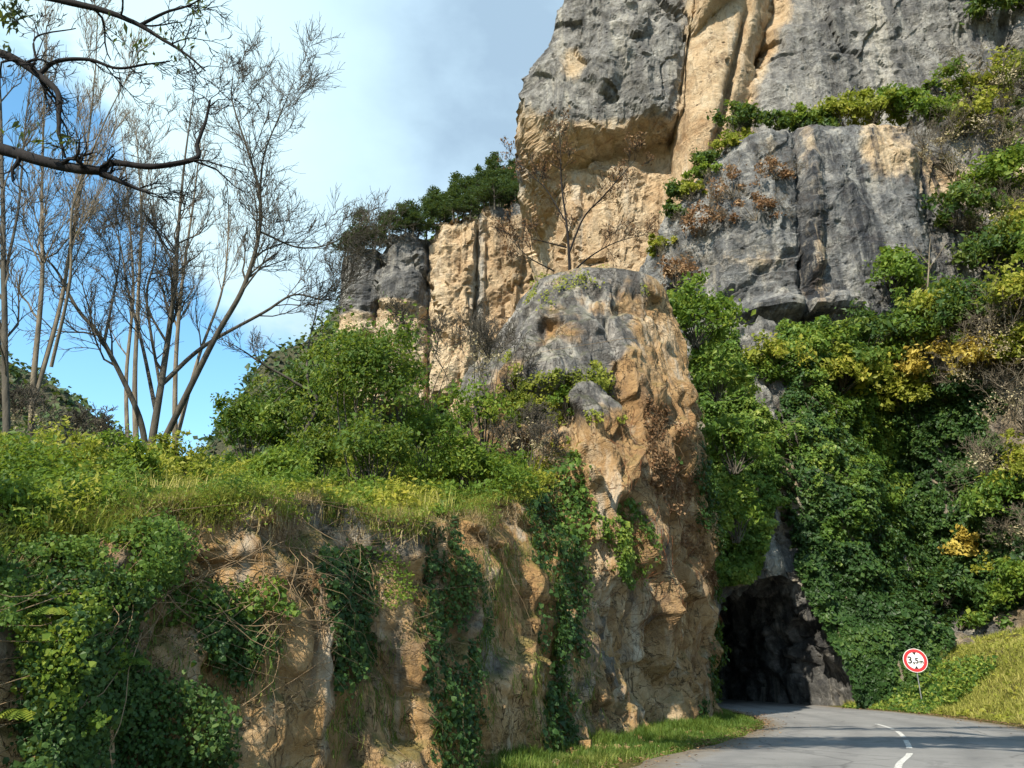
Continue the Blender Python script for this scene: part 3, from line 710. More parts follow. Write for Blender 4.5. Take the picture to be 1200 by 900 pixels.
def grow(r, p, d, L, rad, lvl, mx, out, wander=.22, up=.10, kids=(5, 5, 4), ang=(.45, .95)):
    n = max(4, int(7-lvl)); pts = [np.array(p, float)]; d = np.array(d, float)
    for _ in range(n-1):
        d = unit(d + wander*r.normal(size=3) + np.array([0, 0, up])); pts.append(pts[-1] + d*L/(n-1))
    pts = np.array(pts); rr = np.linspace(max(rad, TW*1.4), max(rad*.35, TW*(1 if lvl < 3 else .8)), n); out[min(lvl, len(out)-1)].append((pts, rr))
    if lvl < mx: kids_on(r, pts, rr, L, lvl, mx, out, wander, up, kids, ang)
def kids_on(r, pts, rr, L, lvl, mx, out, wander=.22, up=.10, kids=(5, 5, 4), ang=(.45, .95), t0=.2):
    n = len(pts)
    for t in np.sort(r.uniform(t0, 1., kids[min(lvl, len(kids)-1)])):
        x = t*(n-1); i = min(int(x), n-2); q = pts[i] + (pts[i+1]-pts[i])*(x-i); td = unit(pts[i+1]-pts[i])
        a = r.uniform(*ang); s = unit(np.cross(td, r.normal(size=3)))
        grow(r, q, td*math.cos(a)+s*math.sin(a), L*r.uniform(.38, .7)*(1-.35*t), np.interp(x, np.arange(n), rr)*.55, lvl+1, mx, out, wander, up, kids, ang)
SEED = [100]
def shrub(px, py, rpx, mat, label, Y=None, leafpx=5., dens=1., flat=.2, asp=(1, 1), cat='shrub', name='shrub', group=None, base=None, bark='bark', off=.35, twigs=0, which=None, aspect=.55):
    """a bush: stems and a foliage crown, placed with its base on the ground or rock"""
    SEED[0] += 1; sd_ = SEED[0]; r = np.random.default_rng(sd_)
    if base is None or base == 'free':
        if Y is not None: c = P(px, py, Y)
        else:
            g, nn = on_surface(px, py, which); c = g + np.array([nn[0], nn[1], .2])*0 + np.array([0, -.25, 0])
    dep = depth_of(c); R = rpx/F*dep
    rad = np.array([R*asp[0], R*.8, R*asp[1]])
    n = int(6.0*dens*PI*rpx*rpx*asp[0]*asp[1]/(leafpx*leafpx*.55))
    ctr = np.array(c)
    if Y is None: ctr = ctr + np.array([0, -off*R, 0])
    b = ctr - np.array([0, 0, rad[2]*.75]) if Y is not None else np.array(c) - np.array([0, 0, .5*rad[2]])
    if Y is not None and base != 'free':
        z, _ = terr_z(np.array([b[0]]), np.array([b[1]])); b[2] = min(b[2], float(z[0]) + .02) if base is None else b[2]
        if b[2] < ctr[2]-2.2*rad[2]: b[2] = ctr[2]-2.2*rad[2]
    t = root(name, b, label, cat, group)
    Pn, tint, nrm, C = clumps(ctr, rad, n, sd_, flat)
    me = leaf_mesh('foliage', M[mat], Pn, leafpx/F*dep, nrm, 1.1, aspect, .25, sd_, tint, origin=b)
    link('foliage', me, t)
    pol = []
    for k in range(min(16, len(C))):
        q = C[r.integers(0, len(C))]; m = (b+q)/2 + r.normal(size=3)*R*.12 + np.array([0, 0, R*.1])
        pol.append((smooth_poly([b + r.normal(size=3)*R*.05*np.array([1, 1, 0]), m, q], 8), np.linspace(max(.012, R*.018), .004, 8)))
    if twigs:
        o = [pol, pol, pol, pol]
        for k in range(twigs):
            q = C[r.integers(0, len(C))]; grow(r, q, unit(q-b + r.normal(size=3)*R*.4), R*.8, max(.008, R*.008), 0, 2, o, .25, .06, (5, 5))
    link('stem', tube_mesh('stem', pol, M[bark], 4, origin=b), t)
    return t
def surf_pick(G, N, poly, n, seed, thr=-.2, sc=.6, Q=None, keepfn=None):
    if Q is None: Q = np.stack(proj(G), -1)
    g = G.reshape(-1, 3); q = Q.reshape(-1, 2); nn = N.reshape(-1, 3)
    s, _, _ = sd(poly, q[:, 0], q[:, 1])
    v = fbm(g*sc, 3, seed) + .035*np.clip(s, -40, 12) - .42
    idx = np.where((v > thr) & (s > -10))[0]
    if len(idx) == 0: return None
    r = np.random.default_rng(seed); k = r.choice(idx, n)
    return g[k] + r.normal(size=(n, 3))*.04, nn[k], r
def ivy(G, N, poly, n, size, mat, label, seed, thick=.35, thr=-.35, sc=.6, Q=None, name='ivy', cat='ivy', hexa=False, droop=.7, group=None, spread=.7):
    res = surf_pick(G, N, poly, n, seed, thr, sc, Q)
    p, nn, r = res
    lump = np.clip(fbm(p*1.1, 3, seed+9)+.55, 0.05, 1.6)
    off = lump*thick*r.uniform(.15, 1, len(p))
    c = p + nn*off[:, None] + np.array([0, 0, -.08])*r.uniform(0, 1, (len(p), 1))
    tint = np.clip(.45 + .55*fbm(p*.8, 3, seed+3) + .25*(off/thick-.5), 0, 1)
    o = link(name, leaf_mesh(name, M[mat], c, size, unit(nn + np.array([0, -.1, .45])), spread, .8, droop, seed, tint, hexa=hexa))
    return tag(o, label, cat, group)

# ---- ivy on the tunnel cliff: shade and sun painted as dark and light leaves
IVY_BIG = [(925, 470), (955, 420), (1000, 400), (1060, 430), (1110, 450), (1150, 500), (1170, 600), (1160, 700), (1105, 720), (1100, 790), (1060, 830), (1014, 825), (1003, 785), (978, 738), (952, 690), (940, 640), (936, 590)]
ivy(LG, LN, IVY_BIG, 150000, .15, 'leaf_ivy', 'ivy coloured dark for shade, covering the rock to the right of the tunnel mouth', 900, .7, -1.2, .35, LPIX)
ivy(LG, LN, [(880, 450), (900, 380), (1050, 370), (1095, 430), (1075, 520), (1035, 600), (985, 660), (955, 640), (940, 560), (905, 500)], 75000, .15, 'leaf_ivy_lit', 'ivy coloured light green for sunlight, spreading below the grey buttress', 905, .95, -.42, .35, LPIX)
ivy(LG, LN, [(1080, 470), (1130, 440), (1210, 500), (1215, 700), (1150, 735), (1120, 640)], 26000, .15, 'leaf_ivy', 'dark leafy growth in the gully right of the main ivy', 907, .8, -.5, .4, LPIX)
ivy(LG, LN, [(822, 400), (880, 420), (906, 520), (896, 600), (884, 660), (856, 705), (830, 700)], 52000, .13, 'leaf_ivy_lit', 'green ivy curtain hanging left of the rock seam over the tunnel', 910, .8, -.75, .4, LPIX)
# ---- shrubs on the right-hand slope
for a in (
    (1035, 335, 44, 'leaf_bright', 'bright green rounded shrub at the foot of the grey buttress'),
    (1088, 368, 36, 'leaf_yellow', 'yellow-green shrub beside a rusty bare sapling under the buttress corner'),
    (1008, 392, 42, 'leaf_dark', 'dark shrub below the streaked grey buttress face'),
    (1062, 405, 44, 'leaf_bright', 'mid green shrub above the golden bush on the slope'),
    (1125, 372, 52, 'leaf_dark', 'large dark evergreen bush on the steep slope right of the buttress'),
    (1150, 305, 48, 'leaf_dark', 'dark bush in the shaded gully beside the buttress corner'),
    (1112, 262, 40, 'leaf_dark', 'dark scrub filling the cleft beside the buttress corner'),
    (955, 405, 38, 'leaf_ivy_lit', 'low green bush on the ledge below the dark rock step'),
    (905, 425, 36, 'leaf_yellow', 'pale green bush at the left end of the lower rock ledge'),
    (1140, 160, 46, 'leaf_bright', 'green shrub on the slope above the gully'),
    (1180, 120, 46, 'leaf_bright', 'feathery green shrub under the upper grey wall'),
    (1165, 225, 52, 'leaf_bright', 'broad olive bush on the upper slope'),
    (1186, 285, 52, 'leaf_yellow', 'tall bright yellow-green tree above the grey twiggy scrub'),
    (1180, 350, 46, 'leaf_yellow', 'lower yellow-green crown beside the dark evergreen bush'),
    (1090, 442, 40, 'leaf_gold', 'golden leaved bush reaching out over the dark ivy'),
    (1135, 425, 40, 'leaf_gold', 'gold and cream bush mixed into bare grey twigs'),
    (1195, 545, 42, 'leaf_yellow', 'yellow leaved bush at the edge of the pale twigs'),
    (1150, 665, 26, 'leaf_yellow', 'small pale yellow shrub growing out of the dark ivy'),
    (1192, 690, 44, 'leaf_bright', 'green bush above the top of the grassy bank'),
    (1170, 590, 44, 'leaf_ivy_lit', 'green shrub below the grey twiggy scrub'),
    (1120, 640, 26, 'leaf_gold', 'small gold bush standing out from the dark ivy'), (1188, 420, 40, 'leaf_yellow', 'yellow-green bush poking through the pale grey twigs'), (1055, 470, 44, 'leaf_yellow', 'lime green bush lit in front of the ivy wall'),
    (985, 450, 44, 'leaf_yellow', 'lime coloured leafy shoulder high on the ivy wall'),
    (1066, 372, 40, 'leaf_mid', 'mid green bush between the two bright shrubs under the buttress'), (980, 428, 40, 'leaf_mid', 'green bush under the dark shrub at the buttress foot'),
    (1140, 720, 24, 'leaf_ivy_lit', 'small green bush beside the bare rock patch'),
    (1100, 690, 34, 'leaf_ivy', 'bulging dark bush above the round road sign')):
    shrub(*a, which=[2, 3], dens=.9)
for a in ((1165, 425, 60, 'pale grey mass of leafless twigs under the yellow tree'), (1190, 480, 50, 'pale twiggy scrub at the end of the golden bush'), (1140, 560, 42, 'whitish bare bush in front of the dark ivy'), (1185, 630, 38, 'bare straw coloured bush above the grassy bank'), (1115, 190, 46, 'grey leafless thicket between buttress and upper slope'), (1160, 270, 40, 'grey bare brush over the dark gully')):
    shrub(a[0], a[1], a[2], 'twiggy', a[3], which=[2, 3], dens=.08, leafpx=2.3, twigs=56, bark='bark_pale')
for a in ((1112, 108, 30, 'leaf_bright', 'green shrub at the right end of the high ledge'), (1150, 100, 34, 'leaf_yellow', 'olive shrub under the crack in the upper grey wall'), (1192, 92, 36, 'leaf_bright', 'feathery shrub highest on the upper slope'),
    (1128, 140, 34, 'leaf_yellow', 'pale olive shrub between the high ledge and the feathery one'), (1200, 150, 40, 'leaf_bright', 'olive bush halfway up the upper slope'), (1160, 22, 30, 'leaf_dark', 'dark tree in the crack of the upper grey wall'), (1190, 6, 34, 'leaf_dark', 'dark foliage at the very top of the upper grey wall')):
    shrub(*a, which=[4, 3], dens=.8)
for a in ((1140, 118, 44, 'bare olive thicket across the top of the upper slope'), (1180, 185, 44, 'bare brush under the broad olive bushes')):
    shrub(a[0], a[1], a[2], 'twiggy', a[3], which=[4, 3], dens=.08, leafpx=2.3, twigs=50, bark='bark_pale')
# ---- shrubs on the ledge above the buttress and on its left flank
for a in (
    (985, 132, 27, 'leaf_yellow', 'golden green bush in the middle of the high ledge'), (1022, 128, 27, 'leaf_yellow', 'yellowish bush on the ledge beside the golden green one'),
    (1052, 120, 26, 'leaf_bright', 'bright bush at the corner of the high ledge'), (1085, 132, 28, 'leaf_bright', 'green bush where the high ledge meets the slope'),
    (940, 140, 20, 'leaf_bright', 'low green shrub on the narrow part of the high ledge'), (905, 146, 20, 'leaf_dark', 'small dark shrub on the high ledge under the grey wall'),
    (862, 140, 24, 'leaf_dark', 'round dark juniper beside the ochre column foot'), (868, 168, 18, 'leaf_yellow', 'olive shrub below the round juniper'), (835, 190, 20, 'leaf_dark', 'dark scrub against the foot of the ochre column'), (805, 226, 20, 'leaf_dark', 'lowest dark scrub on the buttress flank'),
    (958, 150, 22, 'leaf_dark', 'dark trailing shrub on the lip of the buttress')):
        shrub(*a, Y=48.4 if a[0] > 880 else 49.0, base='free', dens=1.3, leafpx=4.2, asp=(1.25, 1))
for a in ((842, 168, 20, 'leaf_yellow', 'olive shrub on the upper part of the buttress flank'), (822, 198, 20, 'leaf_bright', 'green shrub partway down the buttress flank'), (800, 226, 18, 'leaf_yellow', 'small olive scrub lower on the buttress flank'), (782, 252, 16, 'leaf_dark', 'little dark scrub near the bottom of the buttress flank'), (765, 290, 18, 'leaf_yellow', 'pale scrub at the lowest end of the buttress flank')):
    shrub(*a, which=[3], dens=1., leafpx=4., off=.2)
for a in ((850, 225, 30, 'rust brown oak scrub on the pale buttress flank'), (905, 196, 26, 'rusty bush on the shoulder of the grey buttress'), (815, 265, 30, 'thin rusty scrub low on the buttress flank'), (875, 245, 26, 'reddish dry scrub clinging to the grey rock'), (790, 320, 34, 'dull brown brush where the buttress meets the bright bush'), (1083, 345, 13, 'small rust red sapling under the buttress corner')):
    shrub(a[0], a[1], a[2], 'leaf_rust', a[3], which=[3], dens=.35, leafpx=3.4, twigs=22, off=.1, bark='bark_pale')
# ---- bushes hanging beside the outcrop
shrub(812, 372, 50, 'leaf_bright', 'big bright green bush on the right shoulder of the outcrop', Y=29, base='free', dens=1.3, asp=(1, 1.05))
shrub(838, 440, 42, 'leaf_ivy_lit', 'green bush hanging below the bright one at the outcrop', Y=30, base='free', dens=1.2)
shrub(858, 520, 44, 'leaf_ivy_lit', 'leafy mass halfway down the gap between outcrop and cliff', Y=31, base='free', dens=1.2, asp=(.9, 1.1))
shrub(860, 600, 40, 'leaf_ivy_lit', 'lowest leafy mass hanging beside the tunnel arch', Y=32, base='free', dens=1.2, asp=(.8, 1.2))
# ---- terrace shrubs
for a in (
    (432, 448, 78, 'leaf_mid', 'large dark evergreen bush on the terrace in front of the far cliff', 17, .75), (350, 478, 62, 'leaf_mid', 'dark green bush left of the large evergreen on the terrace', 21, .8),
    (298, 500, 48, 'leaf_ivy_lit', 'mid green bush beside the gap of sky', 20, 1.1), (400, 410, 34, 'leaf_mid', 'pointed top of an orange-tinged evergreen', 18.5, .7),
    (505, 505, 46, 'leaf_bright', 'bright green shrub between the evergreen and the outcrop', 19, 1.), (560, 480, 46, 'leaf_bright', 'loose leafy shrub in front of the grey outcrop top', 20.5, .45),
    (610, 478, 34, 'leaf_yellow', 'small yellowish shrub on the outcrop ledge', 21.5, .5), (440, 525, 52, 'leaf_mid', 'green bush filling in under the large evergreen', 16, .9), (370, 535, 46, 'leaf_mid', 'leafy undergrowth bush below the dark evergreens', 17, .9), (545, 545, 48, 'leaf_bright', 'wide fresh green shrub above the ivy strip', 18, 1.),
    (330, 555, 46, 'leaf_bright', 'fresh green bush under the dark evergreens', 15, .9), (255, 570, 36, 'leaf_yellow', 'low yellow-green bush right of the bare tree foot', 14, .8),
    (200, 545, 42, 'leaf_yellow', 'yellow-green bush at the foot of the many stemmed bare tree', 15, .8), (125, 555, 50, 'leaf_bright', 'bright leafy bush left of the bare tree foot', 12.5, .8),
    (55, 545, 58, 'leaf_yellow', 'loose olive green bush in front of the pale stems', 11.5, .6), (15, 600, 56, 'leaf_bright', 'fresh green bush overhanging the rock at the picture edge', 8.2, .8),
    (95, 605, 46, 'leaf_bright', 'small green bush above the tangled dry vines', 9.2, .7), (660, 470, 24, 'leaf_bright', 'bright tuft of leaves on the front ledge of the outcrop', 21.6, .7),
    (470, 440, 30, 'leaf_mid', 'orange-flecked evergreen sprig behind the large bush', 18, .5), (690, 485, 20, 'leaf_ivy_lit', 'low green plant on the outcrop ledge lip', 21.4, .8)):
    shrub(*a[:5], Y=a[5], dens=a[6], asp=(1, 1.2) if a[2] > 58 else (1, 1), leafpx=4.4 if a[5] > 13 else 5.6)
for a in ((14, 492, 40, 'brown leafless thicket below the pale stems', 16), (100, 515, 30, 'brown bare brush beside the bare tree foot', 17), (570, 430, 52, 'spiky grey bare bush in front of the outcrop top', 21), (620, 520, 36, 'dry twiggy brush on the ivy slope', 20), (500, 410, 44, 'thin bare brush before the ochre pillars', 23)):
    shrub(a[0], a[1], a[2], 'twiggy', a[3], Y=a[4], dens=.05, leafpx=2.6, twigs=46, bark='bark')

# ---- ivy and plants on the roadside rock
WPIX = _all[0][2]; OPIX = _all[1][2]
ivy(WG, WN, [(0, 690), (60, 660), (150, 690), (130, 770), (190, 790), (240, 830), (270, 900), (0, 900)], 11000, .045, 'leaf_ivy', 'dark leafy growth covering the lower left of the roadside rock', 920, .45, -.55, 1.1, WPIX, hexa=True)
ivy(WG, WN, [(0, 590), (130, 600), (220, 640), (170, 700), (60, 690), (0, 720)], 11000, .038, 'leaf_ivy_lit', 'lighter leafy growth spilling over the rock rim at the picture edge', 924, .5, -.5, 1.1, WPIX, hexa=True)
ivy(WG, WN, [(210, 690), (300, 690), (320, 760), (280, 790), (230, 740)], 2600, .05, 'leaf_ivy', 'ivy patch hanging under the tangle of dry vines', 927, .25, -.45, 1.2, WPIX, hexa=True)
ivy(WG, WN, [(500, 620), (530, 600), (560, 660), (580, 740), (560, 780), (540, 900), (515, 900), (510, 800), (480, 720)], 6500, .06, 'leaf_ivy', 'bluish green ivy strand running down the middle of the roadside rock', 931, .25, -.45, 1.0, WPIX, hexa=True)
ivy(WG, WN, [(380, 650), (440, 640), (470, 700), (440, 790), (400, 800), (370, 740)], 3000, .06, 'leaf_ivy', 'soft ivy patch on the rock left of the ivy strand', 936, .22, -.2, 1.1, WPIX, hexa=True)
for (G, N, Q, n, sd_) in ((WG, WN, WPIX, 7000, 941), (OG, ON, OPIX, 7000, 946)):
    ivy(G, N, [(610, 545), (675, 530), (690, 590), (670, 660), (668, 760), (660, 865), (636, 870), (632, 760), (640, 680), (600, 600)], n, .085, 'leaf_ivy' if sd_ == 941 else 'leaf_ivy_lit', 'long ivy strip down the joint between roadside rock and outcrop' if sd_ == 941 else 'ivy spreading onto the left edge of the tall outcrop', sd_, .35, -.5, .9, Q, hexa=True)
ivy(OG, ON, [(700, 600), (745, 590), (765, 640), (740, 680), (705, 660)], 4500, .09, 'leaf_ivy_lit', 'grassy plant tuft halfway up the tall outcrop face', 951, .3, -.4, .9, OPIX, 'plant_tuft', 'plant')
ivy(OG, ON, [(600, 420), (720, 440), (720, 490), (640, 505), (560, 500)], 6000, .08, 'leaf_yellow', 'mossy olive growth along the outcrop ledge', 953, .3, -.1, .9, OPIX, 'plant_tuft', 'plant')
ivy(OG, ON, [(740, 460), (790, 470), (830, 600), (842, 680), (800, 690), (770, 560)], 7000, .075, 'leaf_rust', 'rust brown withered creeper on the right edge of the outcrop', 956, .22, .0, .9, OPIX, 'creeper', 'creeper')
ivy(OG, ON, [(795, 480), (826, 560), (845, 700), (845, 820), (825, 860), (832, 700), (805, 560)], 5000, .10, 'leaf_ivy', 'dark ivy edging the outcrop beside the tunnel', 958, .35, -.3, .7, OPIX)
ivy(OG, ON, [(640, 325), (700, 320), (770, 330), (775, 350), (700, 340), (620, 365)], 1300, .07, 'leaf_yellow', 'mossy yellow-green cushion on the flat outcrop top', 959, .22, -.1, .9, OPIX, 'plant_tuft', 'plant')

ivy(WG, WN, [(10, 700), (110, 690), (150, 760), (110, 850), (20, 880)], 3200, .042, 'leaf_bright', 'bright broad-leaved plants among the dark growth low on the roadside rock', 971, .55, -.25, 1.3, WPIX, 'leafy_plant', 'plant', True, .2, None, 1.1)
ivy(WG, WN, [(430, 640), (470, 640), (475, 700), (440, 700)], 520, .04, 'leaf_bright', 'small bright sprig hanging on bare stems in the middle of the roadside rock', 972, .35, -.3, 1.3, WPIX, 'hanging_shrub', 'shrub', True, .2, None, 1.1)
ivy(WG, WN, [(190, 690), (320, 680), (330, 715), (200, 720)], 900, .055, 'leaf_ivy_lit', 'ivy leaves coloured pale as if catching light under the dry vine tangle', 973, .35, -.3, 1.3, WPIX, 'ivy', 'ivy', True, .2, None, 1.1)
# ---- thin stems: dry vines, creepers, roots
def vines(G, N, Q, poly, n, mat, label, seed, rad=(.004, .011), steps=(20, 70), name='dry_vine', lift=.07, cat='vine', hang=.0):
    r = np.random.default_rng(seed); s, _, _ = sd(poly, Q[..., 0], Q[..., 1]); m = np.argwhere(s > 0); pol = []
    nv, nu = G.shape[:2]
    for _ in range(n):
        i, j = m[r.integers(0, len(m))]; L = r.integers(*steps); di, dj = r.uniform(-1, -.3), r.uniform(-.6, .6); pts = []; x, y = float(i), float(j)
        l0 = lift*r.uniform(.5, 2.2); cur = r.normal()*.03
        for k in range(L):
            a, b = int(round(x)), int(round(y))
            if G is OG: b = b % nu
            if not (0 <= a < nv and 0 <= b < nu): break
            arch = math.sin(PI*k/L)
            pts.append(G[a, b] + N[a, b]*(l0*(.4+1.6*arch*r.uniform(.8, 1.2))) + r.normal(size=3)*.008)
            dj += cur + r.normal()*.10; di += r.normal()*.06
            x += di*1.3; y += dj*1.3
        if len(pts) > 5:
            pts = np.array(pts); q = smooth_poly(pts[::4] if len(pts) > 12 else pts[::2], 14); pol.append((q, np.linspace(r.uniform(*rad), .003, 14)))
    return tag(link(name, tube_mesh(name, pol, M[mat], 4)), label, cat)
vines(WG, WN, WPIX, [(60, 620), (190, 600), (360, 600), (370, 680), (300, 720), (100, 700)], 110, 'vine', 'tangle of dry brown vines hanging from the rock rim', 961, (.003, .008), (20, 80), lift=.07)
vines(WG, WN, WPIX, [(360, 600), (560, 600), (570, 700), (420, 760), (370, 700)], 90, 'vine', 'thin dry stems straggling over the rock beside the ivy strand', 963, (.002, .006), (20, 70), lift=.05)
vines(OG, ON, OPIX, [(700, 480), (780, 480), (835, 620), (838, 700), (790, 690), (730, 600)], 110, 'redvine', 'red-brown creeper stems webbing the outcrop face', 965, (.004, .010), (25, 90), 'creeper', .03, 'creeper')
vines(OG, ON, OPIX, [(745, 340), (790, 420), (815, 520), (840, 640), (800, 620), (770, 470)], 90, 'vine', 'hanging dry root stems on the right shoulder of the outcrop', 967, (.005, .011), (30, 110), lift=.05)
vines(LG, LN, LPIX, [(895, 440), (950, 450), (940, 560), (915, 560), (890, 500)], 26, 'bark_pale', 'pale woody stems climbing the rock seam', 968, (.008, .02), (12, 34), lift=.15)

# ---- ferns low on the left
def fern(c, R, nf, label, seed, mat='leaf_ivy_lit'):
    r = np.random.default_rng(seed); t = root('fern', c, label, 'fern', 'ferns on the roadside rock')
    for k in range(nf):
        a = r.uniform(-2.6, .7); d = np.array([math.cos(a), math.sin(a), 0]); Lf = R*r.uniform(.7, 1.1)
        s = np.linspace(0, 1, 14)[:, None]; ax = d*s*Lf*.85 + np.array([0, 0, 1.])*(Lf*(.75*s - .85*s*s)); tn = unit(np.gradient(ax, axis=0)); sd_ = unit(np.cross(tn, [0, 0, 1.]))
        V, Fq, Cn = [], [], []
        for i in range(1, 14):
            w = Lf*.27*math.sin(PI*min(1, .12+.9*(1-i/14)))**.8
            for g in (-1, 1):
                b0 = ax[i]; tip = b0 + sd_[i]*g*w + tn[i]*w*.35 + np.array([0, 0, -w*.2]); h = tn[i]*Lf*.026
                k0 = len(V); V += [b0-h, (b0+tip)/2-h*1.1, tip, (b0+tip)/2+h*1.1, b0+h]; Fq += list(range(k0, k0+5)); Cn.append(5)
        tv, tq = tube_arrays([(ax, np.linspace(.004, .0015, 14))], 3); k0 = len(V)
        V = np.concatenate([np.array(V), tv]); Fq = np.concatenate([Fq, (tq+k0).ravel()]); Cn = np.concatenate([Cn, np.full(len(tq), 4)])
        link('frond', mesh_np('frond', V, Fq, Cn, M[mat], {'tint': np.full(len(V), r.uniform(.2, 1))}, False), t)
for i, (px, py, R, lb) in enumerate(((45, 715, .26, 'bright fern among the leaves under the rim'), (22, 835, .28, 'pale fern at the dark bottom corner of the rock'), (150, 770, .20, 'small fern beside the bare earth patch'))):
    g, nn = on_surface(px, py, [0]); fern(g + nn*.16, R, 13, lb, 970+i, 'leaf_bright')

# ---- grasses and low growth (nobody could count them)
def blades(C, h, w, mat, name, label, seed, lean=.35, hang=False, tint=None, cat=None):
    r = np.random.default_rng(seed); n = len(C); h = (h*r.uniform(.5, 1.3, n))[:, None]
    d = r.normal(size=(n, 3)); d[:, 2] = 0; d = unit(d); b = np.stack([-d[:, 1], d[:, 0], 0*d[:, 0]], 1)
    up = np.array([0, 0, -1. if hang else 1.])
    ww = w*r.uniform(.6, 1.3, n)[:, None]; ln = lean*r.uniform(.3, 1.6, n)[:, None]
    m = C + up*h*.55 + d*h*ln*.35; tip = C + up*h*(1-.3*ln) + d*h*ln
    V = np.stack([C-b*ww/2, C+b*ww/2, m+b*ww*.4, tip, m-b*ww*.4], 1).reshape(-1, 3)
    t = r.uniform(0, 1, n) if tint is None else np.clip(.6*tint+.4*r.uniform(0, 1, n), 0, 1)
    o = np.arange(n)[:, None]*5; fl = np.concatenate([o+np.array([[0, 1, 2, 4]]), o+np.array([[4, 2, 3]])], 1).ravel()
    return tag(link(name, mesh_np(name, V, fl, np.tile([4, 3], n), M[mat], {'tint': np.repeat(t, 5)}, False)), label, cat, None, 'stuff')
def verge_pts(n, seed, y0, y1, side, d0, d1):
    r = np.random.default_rng(seed); y = r.uniform(y0, y1, n); a = np.interp(y, CL[:, 1], arc)
    cx, cy = np.interp(a, arc, CL[:, 0]), np.interp(a, arc, CL[:, 1]); nx, ny = np.interp(a, arc, nr[:, 0]), np.interp(a, arc, nr[:, 1]); w = np.interp(a, arc, wl if side < 0 else wr)
    d = w + r.uniform(d0, d1, n)
    return np.stack([cx+side*nx*d, cy+side*ny*d], 1), d-w, r
q, d, r = verge_pts(70000, 981, 11, 34, -1, -.02, 2.6)
keepm = fbm(np.stack([q[:, 0], q[:, 1], 0*d], 1)*.9, 3, 982) + d*.7 > .08
q = q[keepm]; d = d[keepm]
q3 = np.stack([q[:, 0], q[:, 1], np.full(len(q), -.08)], 1)
blades(q3, .10+.24*np.clip(d, 0, 1)*np.clip(.5+.8*fbm(q3*1.1, 3, 983), .1, 1.3), .017, 'grass', 'verge_grass', 'green grass on the verge between rock and road', 984, .5, tint=.5+.5*fbm(q3*.7, 3, 985))
n = 9000; q, d, r = verge_pts(n, 1030, 9, 34, -1, -1.6, 1.5); m_ = r.uniform(0, 1, n) < np.exp(-np.abs(d-.05)/.28); q = q[m_]
q2, d2, r2 = verge_pts(n, 1031, 9, 34, 1, -1.4, .6); m_ = r2.uniform(0, 1, n) < np.exp(-np.abs(d2-.05)/.25); q = np.concatenate([q, q2[m_]]); c = np.stack([q[:, 0], q[:, 1], np.full(len(q), .022)], 1)
tag(link('leaf_litter', leaf_mesh('leaf_litter', M['leaf_rust'], c, .055, np.array([0, 0, 1.]), .25, .6, 0, 1032)), 'dead leaves scattered along both road edges', kind='stuff')
def rubble():
    r = np.random.default_rng(1033); V, Q = [], []; bq = np.array([(x, y, z) for x in (-1, 1) for y in (-1, 1) for z in (-1, 1)], float)*.5; f = np.array([(0, 1, 3, 2), (4, 6, 7, 5), (0, 4, 5, 1), (2, 3, 7, 6), (0, 2, 6, 4), (1, 5, 7, 3)])
    for k in range(420):
        a = r.uniform(.45, .98)*_al[-1]; p = np.array([np.interp(a, _al, W[:, 0]), np.interp(a, _al, W[:, 1])]); j = r.exponential(.35)+.1
        if r.uniform() < .35: y = r.uniform(20, 25.5); p = np.array([2.4+(y-20)*.64, y]); j *= .8
        v = bq*np.exp(r.normal()*.55)*.055*r.uniform(.6, 1.3, 3) ; v = v + r.normal(size=v.shape)*.018; an = r.uniform(0, 6); R = np.array([[math.cos(an), -math.sin(an), 0], [math.sin(an), math.cos(an), 0], [0, 0, 1]])
        V.append(v@R + np.array([p[0]+.88*j, p[1]-.48*j, -.02])); Q.append(f+8*k)
    V = np.concatenate(V); Q = np.concatenate(Q); tag(link('rubble', mesh_np('rubble', V, Q.ravel(), np.full(len(Q), 4), M['wall'], {'pig': np.ones(len(V)), 'stain': np.zeros(len(V))}, False)), 'small fallen stones along the foot of the roadside rock', kind='stuff')
rubble()
rb = np.random.default_rng(986); n = 90000
yy = rb.uniform(11, 36, n); dd = rb.uniform(.05, 1, n)**1.3*10; xx = np.interp(yy, edgeR[:, 1], edgeR[:, 0]) + dd; zz, _ = bank_xy(xx, yy)
c = np.stack([xx, yy, zz-.02], 1); tn = .5 + .6*fbm(c*.7, 4, 987); km = fbm(c*1.1, 3, 988) > -.55
blades(c[km], .24+.16*fbm(c[km]*.8, 3, 989), .02, 'drygrass', 'bank_grass', 'yellow-green dry grass on the right-hand bank', 990, .7, tint=tn[km])
n = 16000; k = rb.integers(0, len(c), n); cc_ = c[k] + np.array([0, 0, .08])
tag(link('bank_weeds', leaf_mesh('bank_weeds', M['leaf_yellow'], cc_ + rb.normal(size=(n, 3))*.06, .10, np.array([0, -.2, 1.]), .9, .6, 0, 991, .5+.5*fbm(cc_, 3, 992))), 'low yellow-green weeds among the bank grass', kind='stuff')
